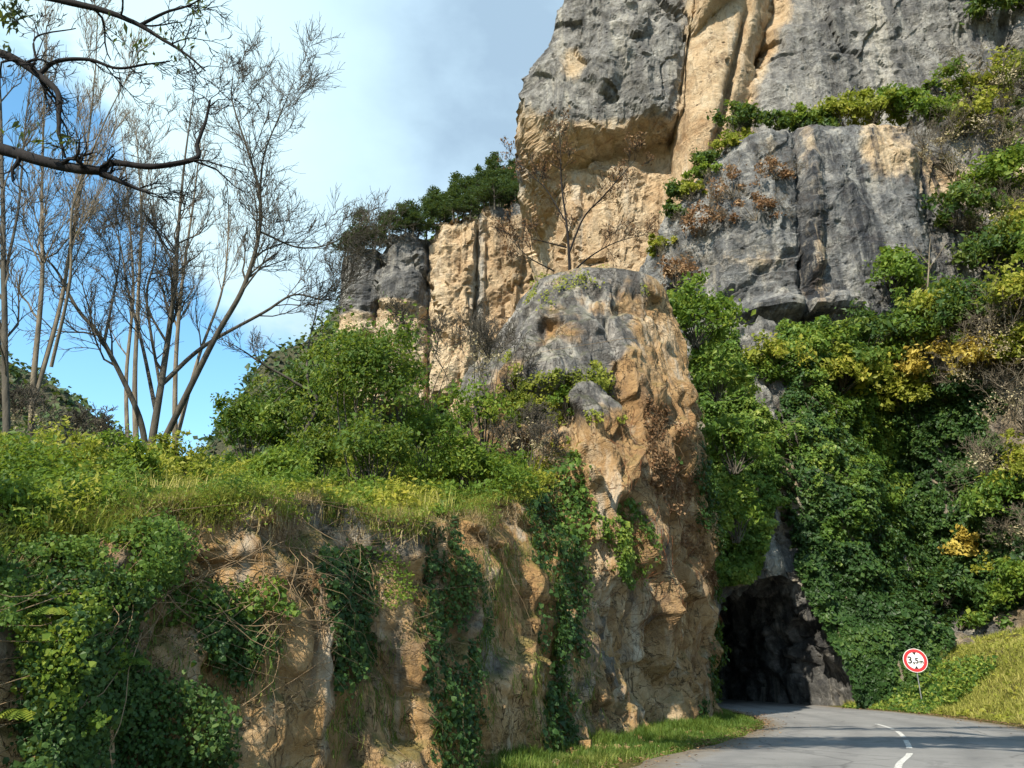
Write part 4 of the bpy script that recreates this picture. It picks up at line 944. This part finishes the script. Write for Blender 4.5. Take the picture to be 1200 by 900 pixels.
# low growth on the terrace
tg_ = TG.reshape(-1, 3); tq = TPIX.reshape(-1, 2)
vis = (tq[:, 0] > -60) & (tq[:, 0] < 720) & (tg_[:, 1] > 4) & (tg_[:, 1] < 26)
dens = fbm(tg_*.55, 4, 993); idx = np.where(vis & (dens > -.5))[0]
wgt = 1/np.maximum(tg_[idx, 1], 5)**1.0; wgt = wgt*np.where(np.arange(len(tg_))[idx] < 150*60, 1.6, .7); wgt /= wgt.sum()
r = np.random.default_rng(994); k = r.choice(idx, 170000, p=wgt)
c = tg_[k] + r.normal(size=(len(k), 3))*np.array([.14, .14, 0]); hh = np.clip(.38+.85*fbm(c*.75, 3, 995), .05, 1.25)
c[:, 2] += hh*r.uniform(0, 1, len(k)) - .03
tint = np.clip(.5+.7*fbm(c*.6, 3, 996), 0, 1)
h1 = tint > .55
for nm, m_, mt, lb in (('undergrowth', h1, 'leaf_yellow', 'yellow-green low plants carpeting the terrace'), ('undergrowth', ~h1, 'leaf_bright', 'fresh green low plants carpeting the terrace')):
    tag(link(nm, leaf_mesh(nm, M[mt], c[m_], .004*np.clip(c[m_][:, 1], 7, 30)+.025, np.array([0, -.3, 1.]), 1., .5, 0, 997, tint[m_])), lb, kind='stuff')
k = r.choice(idx, 26000, p=wgt); c = tg_[k] + r.normal(size=(len(k), 3))*np.array([.14, .14, 0]); c[:, 2] -= .02
gm = fbm(c*.6, 3, 1040) > -.1; c = c[gm]
blades(c, .38+.2*fbm(c*.8, 3, 998), .012, 'drygrass', 'terrace_grass', 'grass growing on the terrace above the rock', 999, .6, tint=.4+.6*fbm(c*.5, 3, 1000))
# straw and grass hanging over the rim
nvw = WG.shape[0]; rows = WG[int(nvw*.70):int(nvw*.93)].reshape(-1, 3); k = r.integers(0, len(rows), 17000); c = rows[k]; mk = fbm(c*.8, 3, 1001) > -.25; c = c[mk] + r.normal(size=(mk.sum(), 3))*.05
blades(c, .30+.2*fbm(c, 3, 1002), .010, 'straw', 'hanging_straw', 'dry straw hanging over the rim of the roadside rock', 1003, .8, True)
rows = WG[int(nvw*.70):].reshape(-1, 3); rows = rows[fbm(rows*.9, 3, 1013) + .5*(rows[:, 2] > rim(rows[:, 1])-.45) > .15]; k = r.integers(0, len(rows), 42000); c = rows[k] + r.normal(size=(42000, 3))*.04
k2 = r.integers(0, len(rows), 60000); c2 = rows[k2] + r.normal(size=(60000, 3))*np.array([.10, .10, .06]); c2[:, 2] += np.clip(.12+.5*fbm(c2*1.1, 3, 1014), 0, .7)*r.uniform(0, 1, 60000)
tn2 = np.clip(.5+.7*fbm(c2*.9, 3, 1015), 0, 1)
tag(link('rim_plants', leaf_mesh('rim_plants', M['leaf_bright'], c2, .045, np.array([.3, -.4, .8]), 1., .55, .2, 1016, tn2)), 'small leafy plants spilling over the rim of the roadside rock', kind='stuff')
blades(c, .24+.14*fbm(c, 3, 1004), .012, 'drygrass', 'rim_grass', 'green and yellowed grass along the rim of the roadside rock', 1005, .8, tint=.35+.6*fbm(c*.8, 3, 1006))
rows = WG[6:int(nvw*.66)]; nrow = WN[6:int(nvw*.66)]
f = fbm(rows*.55, 3, 1008); m = np.argwhere(f > .22); k = m[r.integers(0, len(m), 16000)]
blades(rows[k[:, 0], k[:, 1]] + nrow[k[:, 0], k[:, 1]]*.04, .22+0*k[:, 0], .010, 'grass', 'rock_grass', 'green grass tufts hanging on the roadside rock face', 1009, .9, True)
rows = WG[int(nvw*.70):].reshape(-1, 3); rows = rows[fbm(rows*.7, 3, 1041) > .02]; k = r.integers(0, len(rows), 26000)
blades(rows[k] + r.normal(size=(26000, 3))*.04, .22+0*k, .008, 'straw', 'rim_straw', 'mats of dry straw lying on the rim of the roadside rock', 1042, 1.3)
# foot of the ivy and of the tunnel cliff
q, d, r2 = verge_pts(9000, 1011, 30, 35.5, 1, .0, 3.)
z, _ = bank_xy(q[:, 0], q[:, 1]); c = np.stack([q[:, 0], q[:, 1], z+r2.uniform(0, .5, len(d))*np.clip(d, 0.1, 1)], 1)
tag(link('bank_weeds', leaf_mesh('bank_weeds', M['leaf_ivy_lit'], c, .12, np.array([0, -.6, .6]), .9, .7, .3, 1012)), 'green weeds at the foot of the ivy beside the tunnel', kind='stuff')

# ---- woods on the far hills
for H_, nm, n, s, lb, sd_ in ((H1, 'woods', 26000, 1.1, 'scrub and woods on the slope behind the far cliff', 1020), (H2, 'woods', 24000, 3.0, 'woods on the distant blue hillside', 1021)):
    v = H_[8:].reshape(-1, 3); r = np.random.default_rng(sd_); k = r.integers(0, len(v), n); c = v[k] + r.normal(size=(n, 3))*s*np.array([1, 1, .3]); h = np.clip(.5+fbm(c*.12/s*1.5, 3, sd_), 0, 1.5)
    c[:, 2] += h*s*1.4*r.uniform(0, 1, n)
    tag(link(nm, leaf_mesh(nm, M['needle'], c, s, np.array([0, -.4, .8]), .8, .8, 0, sd_, np.clip(.5+fbm(c*.05, 3, sd_+2), 0, 1))), lb, kind='stuff')

# ---- pines on the far ridge: two kinds built once, then copied
def make_pine(seed, H, wide):
    r = np.random.default_rng(seed); t = root('pine_tree', (0, 0, 0), 'dark pine on the skyline above the far rock pillars', 'pine', 'pines along the far ridge')
    pol = [(smooth_poly([(0, 0, -.5), (.1*r.normal(), .1*r.normal(), H*.5), (.15*r.normal(), .1*r.normal(), H*.97)], 8), np.linspace(.16, .03, 8))]; C = []
    for k in range(34):
        z = H*r.uniform(.28, 1.); a = r.uniform(0, 2*PI); L = wide*H*(.12+.55*(1-(z/H-.28)/.72)**.8)*r.uniform(.5, 1.15); e = np.array([math.cos(a)*L, math.sin(a)*L, z+r.uniform(-.1, .5)])
        pol.append(([(0, 0, z-.15*L), e], [.04, .012])); C += [e*np.array([s, s, 1]) for s in (.55, .8, 1.)]
    C = np.array(C); k = r.integers(0, len(C), 1500); p = C[k] + r.normal(size=(1500, 3))*np.array([.34, .34, .16])*H/7
    link('crown', leaf_mesh('crown', M['needle'], p, .30*H/6, np.array([0, 0, 1.]), .9, .5, 0, seed, np.clip(.3+.09*p[:, 2]+.3*r.normal(size=1500)*.3, 0, 1)), t)
    link('trunk', tube_mesh('trunk', pol, M['bark'], 5), t); return t
protos = [make_pine(1101, 6.2, .75), make_pine(1102, 7.4, .55), make_pine(1103, 4.8, 1.)]
def copy_tree(o):
    c = o.copy(); COL.objects.link(c)
    for ch in list(o.children):
        d = ch.copy(); COL.objects.link(d); d.parent = c
    return c
r = np.random.default_rng(1110); used = [False]*3
spots = []
fq = FPIX.reshape(-1, 2); fv = FG.reshape(-1, 3)
for px, py, Y in ((404, 314, 119), (416, 302, 120), (428, 298, 119), (440, 296, 121), (452, 298, 120), (470, 285, 119), (482, 280, 120), (494, 281, 119), (505, 276, 122), (518, 268, 120), (530, 266, 119), (543, 262, 120), (553, 261, 119), (566, 250, 121), (578, 247, 120), (590, 243, 120), (600, 238, 121), (612, 230, 120), (622, 222, 120), (634, 216, 121),
                  (508, 256, 136), (520, 250, 138), (532, 244, 138), (545, 238, 138), (556, 232, 140), (568, 226, 140), (580, 220, 140), (592, 214, 141), (604, 209, 142), (616, 206, 142), (628, 202, 142), (640, 198, 142), (574, 236, 131), (588, 230, 131), (602, 224, 132), (618, 214, 132), (560, 244, 130), (546, 250, 130), (488, 268, 135), (632, 210, 133), (598, 233, 126), (584, 238, 126)) + tuple((400+k*7.2, 312-k*4.0 if k < 14 else 262-(k-14)*2.6, 120) for k in range(30)) + tuple((505+k*8, 262-k*4.1, 133+k*.5) for k in range(17)):
    i = int(r.integers(0, 3)); o = copy_tree(protos[i]) if used[i] else protos[i]; used[i] = True
    p = P(px, py, Y)
    if Y < 124 and px < 640:
        m_ = np.where(np.abs(fq[:, 0]-px) < 3)[0]; p = fv[m_[np.argmin(fq[m_, 1])]]
    fr = r.uniform(-2.2, 1.2); o.location = (p[0], p[1]+fr, p[2]-.5+min(fr, 0)*.55); o.rotation_euler = (r.normal()*.05, r.normal()*.05, r.uniform(0, 6)); s = r.uniform(.55, 1.05)*(1.0 if Y < 130 else 1.1); o.scale = (s, s, s)

# ---- bare trees
def bare_tree(label, limbs, seed, mat='bark', kids=(7, 6, 5), L=1.9, mx=3, name='bare_tree', group=None, up=.12, buds=0, budmat='twiggy', budsize=.03, ang=(.4, .9), wander=.2, cat='tree', t0=.3):
    """limbs: (points in the photo with distance, radius at base, radius at tip)"""
    r = np.random.default_rng(seed); out = [[], [], [], []]
    base = P(*limbs[0][0][0])
    t = root(name, base, label, cat, group); tips = []
    for pts, r0, r1 in limbs:
        w = np.array([P(*q) for q in pts]); n = 6*len(pts); s = smooth_poly(w, n); rr = np.linspace(r0, r1, n)
        s = s + np.cumsum(r.normal(size=s.shape), 0)*r0*.05*np.linspace(0, 1, n)[:, None]
        out[0].append((s, rr)); kids_on(r, s, rr, L, 0, mx, out, wander, up, (int(kids[0]*max(.6, len(pts)/4)),)+tuple(kids[1:]), ang, t0)
    link('trunk', tube_mesh('trunk', out[0], M[mat], 8, origin=base), t)
    link('crown', tube_mesh('crown', out[1]+out[2]+out[3], M[mat], 3, origin=base), t)
    if buds:
        e = np.array([q[0][-1] for q in out[mx]] + [q[0][len(q[0])//2] for q in out[mx]]); k = r.integers(0, len(e), buds)
        link('leaves', leaf_mesh('leaves', M[budmat], e[k] + r.normal(size=(buds, 3))*budsize*.8, budsize, None, 1., .5, .6, seed, origin=base), t)
    return t
bare_tree('many stemmed bare tree rising from the bushes before the sky gap', [
    ([(176, 560, 19), (178, 520, 19), (190, 440, 19), (203, 340, 19.3), (208, 260, 19.5), (216, 180, 19.6), (226, 95, 19.8)], 0.123, 0.012),
    ([(172, 530, 19), (160, 480, 18.7), (120, 400, 18), (88, 360, 17.6), (60, 310, 17.3), (20, 285, 17)], 0.088, 0.011),
    ([(122, 402, 18), (132, 350, 18.4), (140, 300, 18.6), (136, 255, 18.8)], 0.043, 0.007),
    ([(184, 490, 19), (168, 410, 19.6), (150, 340, 20.2), (140, 285, 20.6), (122, 245, 21)], 0.058, 0.009),
    ([(190, 520, 19), (250, 400, 18.6), (284, 340, 18.4), (303, 280, 18.3), (305, 230, 18.2), (292, 180, 18.1), (274, 120, 18), (276, 80, 18)], 0.088, 0.009),
    ([(304, 232, 18.2), (310, 180, 17.7), (330, 130, 17.4), (346, 92, 17.2)], 0.037, 0.006),
    ([(190, 450, 19), (240, 405, 19.6), (310, 366, 20.3), (345, 346, 20.6), (385, 352, 21), (400, 330, 21.2)], 0.065, 0.007),
    ([(306, 272, 18.3), (350, 290, 18.6), (388, 285, 18.8), (416, 266, 19)], 0.033, 0.006),
    ([(285, 340, 18.4), (312, 300, 18), (316, 260, 17.8)], 0.029, 0.006),
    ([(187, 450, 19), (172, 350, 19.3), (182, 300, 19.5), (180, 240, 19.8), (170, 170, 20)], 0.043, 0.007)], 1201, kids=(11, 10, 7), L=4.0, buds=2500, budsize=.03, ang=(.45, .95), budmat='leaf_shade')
bare_tree('pale slim multi stemmed bare tree behind the dark one', [
    ([(160, 540, 25), (158, 450, 25), (162, 350, 25), (166, 250, 25), (160, 150, 25)], 0.110, 0.015),
    ([(150, 540, 25), (148, 440, 25.5), (156, 340, 26), (150, 240, 26), (142, 150, 26)], 0.085, 0.014),
    ([(205, 540, 25), (206, 430, 25), (214, 330, 25), (228, 230, 25), (236, 160, 25)], 0.103, 0.015),
    ([(200, 540, 25), (232, 420, 26), (262, 330, 26), (268, 230, 26.5)], 0.085, 0.014)], 1202, 'bark_pale', (11, 9, 6), 4.6, up=.25, ang=(.25, .6))
bare_tree('tall pale stemmed bare tree near the picture edge', [
    ([(36, 520, 17), (40, 440, 17), (50, 330, 17), (50, 250, 17), (52, 140, 17), (56, 40, 17)], 0.079, 0.012),
    ([(40, 470, 17), (70, 360, 17.4), (84, 280, 17.6), (100, 190, 17.8), (112, 90, 18), (116, 10, 18)], 0.061, 0.011),
    ([(60, 430, 17), (82, 330, 16.6), (86, 240, 16.4), (120, 150, 16.2), (150, 90, 16)], 0.043, 0.009)], 1203, 'bark_pale', (11, 9, 6), 4.2, up=.3, ang=(.25, .6))
bare_tree('dark trunked bare tree cut by the picture edge', [
    ([(10, 640, 13), (8, 520, 13), (5, 420, 13), (3, 320, 13), (1, 220, 13.2), (-4, 80, 13.4)], 0.074, 0.031),
    ([(4, 400, 13), (-20, 300, 13), (-30, 180, 13)], 0.043, 0.012), ([(4, 330, 13), (22, 240, 13.3), (30, 140, 13.6), (42, 60, 13.8)], 0.031, 0.007)], 1204, 'bark', (9, 7, 5), 3.2, up=.25, ang=(.25, .7))
bare_tree('low bare tree with a leaning dark branch before the far cliff', [
    ([(350, 520, 20), (372, 470, 20), (345, 448, 19.7), (310, 428, 19.4), (285, 412, 19.2), (272, 404, 19)], 0.060, 0.009),
    ([(365, 490, 20), (360, 420, 20.3), (372, 360, 20.6), (380, 320, 20.8)], 0.043, 0.008)], 1205, 'bark', (7, 6, 5), 2.4)
# small tree on the outcrop top, keeping a few brown leaves
bare_tree('small tree with sparse brown leaves on top of the outcrop', [
    ([(668, 328, 26.3), (667, 300, 26.3), (664, 262, 26.3), (658, 215, 26.2), (657, 175, 26.1), (654, 138, 26)], 0.068, 0.008),
    ([(667, 296, 26.3), (684, 255, 26), (705, 232, 25.7), (728, 206, 25.5), (745, 186, 25.3)], 0.045, 0.006),
    ([(668, 322, 26.3), (690, 302, 26.2), (722, 284, 26), (762, 274, 26)], 0.045, 0.006),
    ([(662, 258, 26.3), (640, 222, 26.5), (622, 205, 26.7), (604, 186, 26.8)], 0.034, 0.005),
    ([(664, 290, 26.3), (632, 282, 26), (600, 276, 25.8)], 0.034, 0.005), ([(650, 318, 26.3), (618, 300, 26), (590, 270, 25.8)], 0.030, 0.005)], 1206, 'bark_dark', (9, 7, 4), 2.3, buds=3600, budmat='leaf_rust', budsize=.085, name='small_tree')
bare_tree('leafless sapling with whitish stem under the buttress corner', [([(1086, 352, 41.5), (1088, 320, 41.5), (1089, 295, 41.5), (1090, 280, 41.5)], .06, .015), ([(1088, 310, 41.5), (1075, 294, 41.5), (1070, 284, 41.4)], .03, .01), ([(1088, 315, 41.5), (1102, 296, 41.5), (1110, 280, 41.4)], .03, .01)], 1207, 'bark_pale', (5, 4, 3), 1.0, name='sapling')
# near tree on the terrace: trunk outside the frame, limbs reaching in at the top left
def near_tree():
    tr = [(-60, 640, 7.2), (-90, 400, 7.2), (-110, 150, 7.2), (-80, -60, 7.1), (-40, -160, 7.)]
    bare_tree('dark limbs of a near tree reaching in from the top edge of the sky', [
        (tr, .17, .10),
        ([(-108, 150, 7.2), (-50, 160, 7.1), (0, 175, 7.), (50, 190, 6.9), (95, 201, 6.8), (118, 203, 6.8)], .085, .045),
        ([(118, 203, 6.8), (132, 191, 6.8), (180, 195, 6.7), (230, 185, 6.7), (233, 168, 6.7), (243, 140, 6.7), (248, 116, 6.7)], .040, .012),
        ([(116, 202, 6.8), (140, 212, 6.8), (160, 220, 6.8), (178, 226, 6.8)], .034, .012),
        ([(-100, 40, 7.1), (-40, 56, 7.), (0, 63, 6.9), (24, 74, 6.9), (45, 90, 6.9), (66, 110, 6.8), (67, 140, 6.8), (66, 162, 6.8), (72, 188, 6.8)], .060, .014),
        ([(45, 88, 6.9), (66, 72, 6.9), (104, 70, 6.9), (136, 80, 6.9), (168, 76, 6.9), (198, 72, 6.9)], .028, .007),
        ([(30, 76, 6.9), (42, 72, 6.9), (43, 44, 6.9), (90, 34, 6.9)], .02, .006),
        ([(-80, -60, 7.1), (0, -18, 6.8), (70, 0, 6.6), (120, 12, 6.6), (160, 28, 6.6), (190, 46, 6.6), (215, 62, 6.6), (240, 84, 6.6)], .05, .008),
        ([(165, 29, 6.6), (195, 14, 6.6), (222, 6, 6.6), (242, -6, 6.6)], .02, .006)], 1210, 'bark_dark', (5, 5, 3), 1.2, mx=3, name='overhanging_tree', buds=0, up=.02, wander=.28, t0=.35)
TW = .003
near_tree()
TW = .005
ot = [o for o in COL.objects if o.name == 'overhanging_tree'][0]; b0 = np.array(ot.location); r = np.random.default_rng(1215); C = []
for px, py, n, Y in ((232, 10, 34, 6.6), (165, 56, 16, 6.6), (196, 44, 16, 6.6), (224, 48, 10, 6.6), (206, 74, 8, 6.6), (178, 62, 8, 6.6), (72, 172, 22, 6.8), (82, 164, 12, 6.8), (20, 155, 14, 6.9), (44, 160, 12, 6.8), (140, 36, 12, 6.6), (40, 8, 14, 6.8), (120, 32, 8, 6.6), (15, 10, 60, 6.9), (8, 24, 40, 6.9), (5, 62, 20, 6.9)):
    C.append(P(px, py, Y) + r.normal(size=(n, 3))*np.array([.055, .10, .06]))
C = np.concatenate(C)
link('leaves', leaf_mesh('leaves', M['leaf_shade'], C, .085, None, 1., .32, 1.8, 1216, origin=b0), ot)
# roadside tree behind the viewer; its crown throws the band of shade across the road
def shade_tree():
    b = np.array([7.5, 5.2, 0.]); t = root('roadside_tree', b, 'leafy tree beside the road, throwing shade over the asphalt', 'tree'); pol = []
    pol.append((smooth_poly([(0, 0, -.2), (-.3, .3, 4), (-1.2, 1.2, 8), (-2.4, 2.4, 10.4)], 14), np.linspace(.24, .08, 14)))
    C = []
    for k, (x, y, z, rx, ry, n) in enumerate(((-9.0, 2.0, 11.2, 2.4, .9, 5700), (-5.6, 1.9, 11.3, 2.8, 1.0, 7220), (-2.2, 2.2, 11.4, 2.6, .95, 6460), (.8, 2.2, 11.2, 2.2, .9, 4940), (-7.0, 4.4, 13.0, 2.6, .35, 700), (-2.5, 4.6, 13.0, 2.6, .4, 700))):
        p, tn, nm, cl = clumps(np.array([x, y, z]), np.array([rx, ry, .9]), n, 1300+k, .5); C.append(p); pol += [(smooth_poly([(-1.2, 1.2, 8), (x*.5, y*.7, z-.8), q], 6), np.linspace(.07, .01, 6)) for q in cl[:14]]
    p = np.concatenate(C); link('crown', leaf_mesh('crown', M['leaf_bright'], p, .16, None, 1., .6, 0, 1310), t); link('trunk', tube_mesh('trunk', pol, M['bark'], 6), t)
shade_tree()

# ---- height limit sign
def sign():
    c = P(1073, 774, 31.2); Rr = .43; z0 = float(bank_xy(np.array([c[0]]), np.array([c[1]]))[0][0])
    t = root('road_sign', (c[0], c[1]+.03, z0), 'round white height limit sign with red rim reading 3,5m before the ivy', 'road sign'); hz = c[2]-z0
    white = plain_mat('sign_white', (.80, .79, .76), .45, var=.05); red = plain_mat('sign_red', (.55, .025, .03), .4, var=.06); black = plain_mat('sign_black', (.012, .012, .014), .5, var=.02); steel = plain_mat('galvanised_steel', (.42, .43, .43), .45, .8)
    def disc(r0, r1, y0, y1, n=64):
        a = np.linspace(0, 2*PI, n+1)[:-1]; R = [(r0, y0), (r1, y0), (r1, y1), (r0, y1)]
        G = np.array([[(k*math.cos(x), y, k*math.sin(x)) for x in a] for k, y in R + R[:1]]) + np.array([0, 0, hz]); return G
    def ring(name, r0, r1, y0, y1, mat):
        G = disc(r0, r1, y0, y1); return link(name, grid_mesh(name, G, mat, wrap=True, smooth=False), t)
    ring('plate', .001, Rr, -.012, .012, white)                  # face of the plate, with its thin white edge
    ring('rim', Rr*.70, Rr*.955, -.0165, -.0125, red)
    for s in (1, -1):
        V = np.array([(-.07, -.0165, s*Rr*.69), (.07, -.0165, s*Rr*.69), (0, -.0165, s*Rr*.44), (-.07, -.0125, s*Rr*.69), (.07, -.0125, s*Rr*.69), (0, -.0125, s*Rr*.44)]) + np.array([0, 0, hz])
        link('height_mark', mesh_np('height_mark', V, [0, 1, 2, 3, 5, 4, 0, 3, 4, 1, 1, 4, 5, 2, 2, 5, 3, 0], [3, 3, 4, 4, 4], black, None, False), t)
    for txt, size, x in (('3,', .35, -.15), ('5', .27, .05), ('m', .19, .205)):
        f = bpy.data.curves.new('lettering', 'FONT'); f.body = txt; f.size = size; f.align_x = 'CENTER'; f.extrude = .002; f.offset = .010
        tmp = bpy.data.objects.new('lettering', f); COL.objects.link(tmp); dg = bpy.context.evaluated_depsgraph_get(); me = bpy.data.meshes.new_from_object(tmp.evaluated_get(dg)); bpy.data.objects.remove(tmp)
        me.materials.clear(); me.materials.append(black); o = link('lettering', me, t, (x, -.0155, hz-.10)); o.rotation_euler = (PI/2, 0, 0)
    link('post', tube_mesh('post', [([(0, .05, -.3), (0, .05, hz*.5), (0, .05, hz+Rr*.8)], .022)], steel, 12), t)
    for s in (.25, -.25): link('bracket', tube_mesh('bracket', [([(-.10, .014, hz+s), (.10, .014, hz+s)], .012)], steel, 6), t)
    t.rotation_euler = (0, 0, math.radians(-14))
sign()

# ------------------------------------------------------------------ light and sky
EL, TO = math.radians(41), np.array([-.52, -.854])          # sun elevation, and the horizontal direction towards the sun
S = np.array([TO[0]*math.cos(EL), TO[1]*math.cos(EL), math.sin(EL)])
sl = bpy.data.lights.new('sun', 'SUN'); so = bpy.data.objects.new('sun', sl); COL.objects.link(so)
sl.energy = 3.3; sl.angle = math.radians(.53); sl.color = (1., .91, .76)
so.rotation_euler = Vector(-S).to_track_quat('-Z', 'Y').to_euler(); so.location = (-20, -40, 60)
w = bpy.data.worlds.new('World'); scene.world = w; w.use_nodes = True
nt = w.node_tree; nt.nodes.clear()
def wn(kind, **p):
    x = nt.nodes.new(kind)
    for k, v in p.items(): setattr(x, k, v)
    return x
L = nt.links.new
sky = wn('ShaderNodeTexSky', sky_type='NISHITA', sun_disc=False, sun_elevation=EL, sun_rotation=math.atan2(TO[0], TO[1]), altitude=600, air_density=1.2, dust_density=.6, ozone_density=2.2)
bg = wn('ShaderNodeBackground'); bg.inputs[1].default_value = .15
hs = wn('ShaderNodeHueSaturation'); hs.inputs['Saturation'].default_value = 1.16; hs.inputs['Value'].default_value = .80; hs.inputs['Hue'].default_value = .485; L(sky.outputs[0], hs.inputs['Color']); L(hs.outputs[0], bg.inputs[0])
tc = wn('ShaderNodeTexCoord')
def math_(op, a, b=0., clamp=False):
    x = wn('ShaderNodeMath', operation=op, use_clamp=clamp)
    for i, v in enumerate((a, b)):
        if isinstance(v, bpy.types.NodeSocket): L(v, x.inputs[i])
        else: x.inputs[i].default_value = v
    return x.outputs[0]
def ramp_(f, stops):
    x = wn('ShaderNodeValToRGB'); L(f, x.inputs[0]); e = x.color_ramp.elements
    while len(e) < len(stops): e.new(.5)
    for q, (p, c) in zip(e, stops): q.position = p; q.color = (c, c, c, 1) if not isinstance(c, tuple) else (*c, 1)
    return x.outputs[0]
def noise_(scale, detail, loc, rough=.55, sc=(1, 1, 1.6)):
    m = wn('ShaderNodeMapping'); m.inputs['Scale'].default_value = sc; m.inputs['Location'].default_value = loc; L(tc.outputs['Generated'], m.inputs[0])
    n = wn('ShaderNodeTexNoise'); L(m.outputs[0], n.inputs['Vector']); n.inputs['Scale'].default_value = scale; n.inputs['Detail'].default_value = detail; n.inputs['Roughness'].default_value = rough
    return n.outputs[0]
def toward(px, py, lo, hi):
    """1 in the sky direction seen at that place, falling to 0 (cosines lo..hi)"""
    d = P(px, py, 10)-CAM; d = d/np.linalg.norm(d)
    v = wn('ShaderNodeVectorMath', operation='DOT_PRODUCT'); L(tc.outputs['Generated'], v.inputs[0]); v.inputs[1].default_value = d
    return ramp_(math_('MULTIPLY', math_('SUBTRACT', v.outputs['Value'], lo), 1/(hi-lo), True), [(0., 0.), (1., 1.)])
n1 = noise_(3.2, 9, (.3, 1.7, .4)); n2 = noise_(1.5, 4, (4.1, .2, 2.))
cov = math_('ADD', math_('MULTIPLY', n1, .8), math_('MULTIPLY', n2, .35))
for (px, py, r, a) in ((60, 330, .985, -.22), (135, 455, .990, -.17), (5, 140, .990, -.18), (20, 390, .985, -.14),):
    cov = math_('ADD', cov, math_('MULTIPLY', toward(px, py, r, 1.), a))
cov = math_('ADD', cov, math_('MULTIPLY', toward(130, 130, .96, 1.), .12))
cov = math_('ADD', cov, math_('MULTIPLY', toward(480, 200, .95, 1.), .20))
mask = ramp_(cov, [(.50, 0.), (.61, 1.)])
thick = ramp_(noise_(3.2, 8, (1.1, 5.2, .8)), [(.38, 0.), (.60, 1.)])
cc = wn('ShaderNodeMix', data_type='RGBA'); L(thick, cc.inputs[0]); cc.inputs[6].default_value = (.17, .24, .31, 1); cc.inputs[7].default_value = (.25, .345, .42, 1)
cw = wn('ShaderNodeMix', data_type='RGBA'); L(toward(120, 150, .93, .998), cw.inputs[0]); L(cc.outputs[2], cw.inputs[6]); cw.inputs[7].default_value = (.345, .47, .51, 1)
bc = wn('ShaderNodeBackground'); L(cw.outputs[2], bc.inputs[0]); bc.inputs[1].default_value = 1.0
mx = wn('ShaderNodeMixShader'); L(mask, mx.inputs[0]); L(bg.outputs[0], mx.inputs[1]); L(bc.outputs[0], mx.inputs[2])
wo = wn('ShaderNodeOutputWorld'); L(mx.outputs[0], wo.inputs[0])
vs = scene.view_settings; vs.view_transform = 'Standard'; vs.look = 'None'; vs.exposure = 1.36; vs.gamma = 1.0; vs.use_curve_mapping = False
scene.cycles.max_bounces = 6; scene.cycles.diffuse_bounces = 4; scene.cycles.transmission_bounces = 3; scene.cycles.glossy_bounces = 2
scene.cycles.use_denoising = True
try: scene.cycles.denoiser = 'OPENIMAGEDENOISE'; scene.cycles.denoising_input_passes = 'RGB_ALBEDO_NORMAL'; scene.cycles.denoising_prefilter = 'ACCURATE'
except Exception: pass
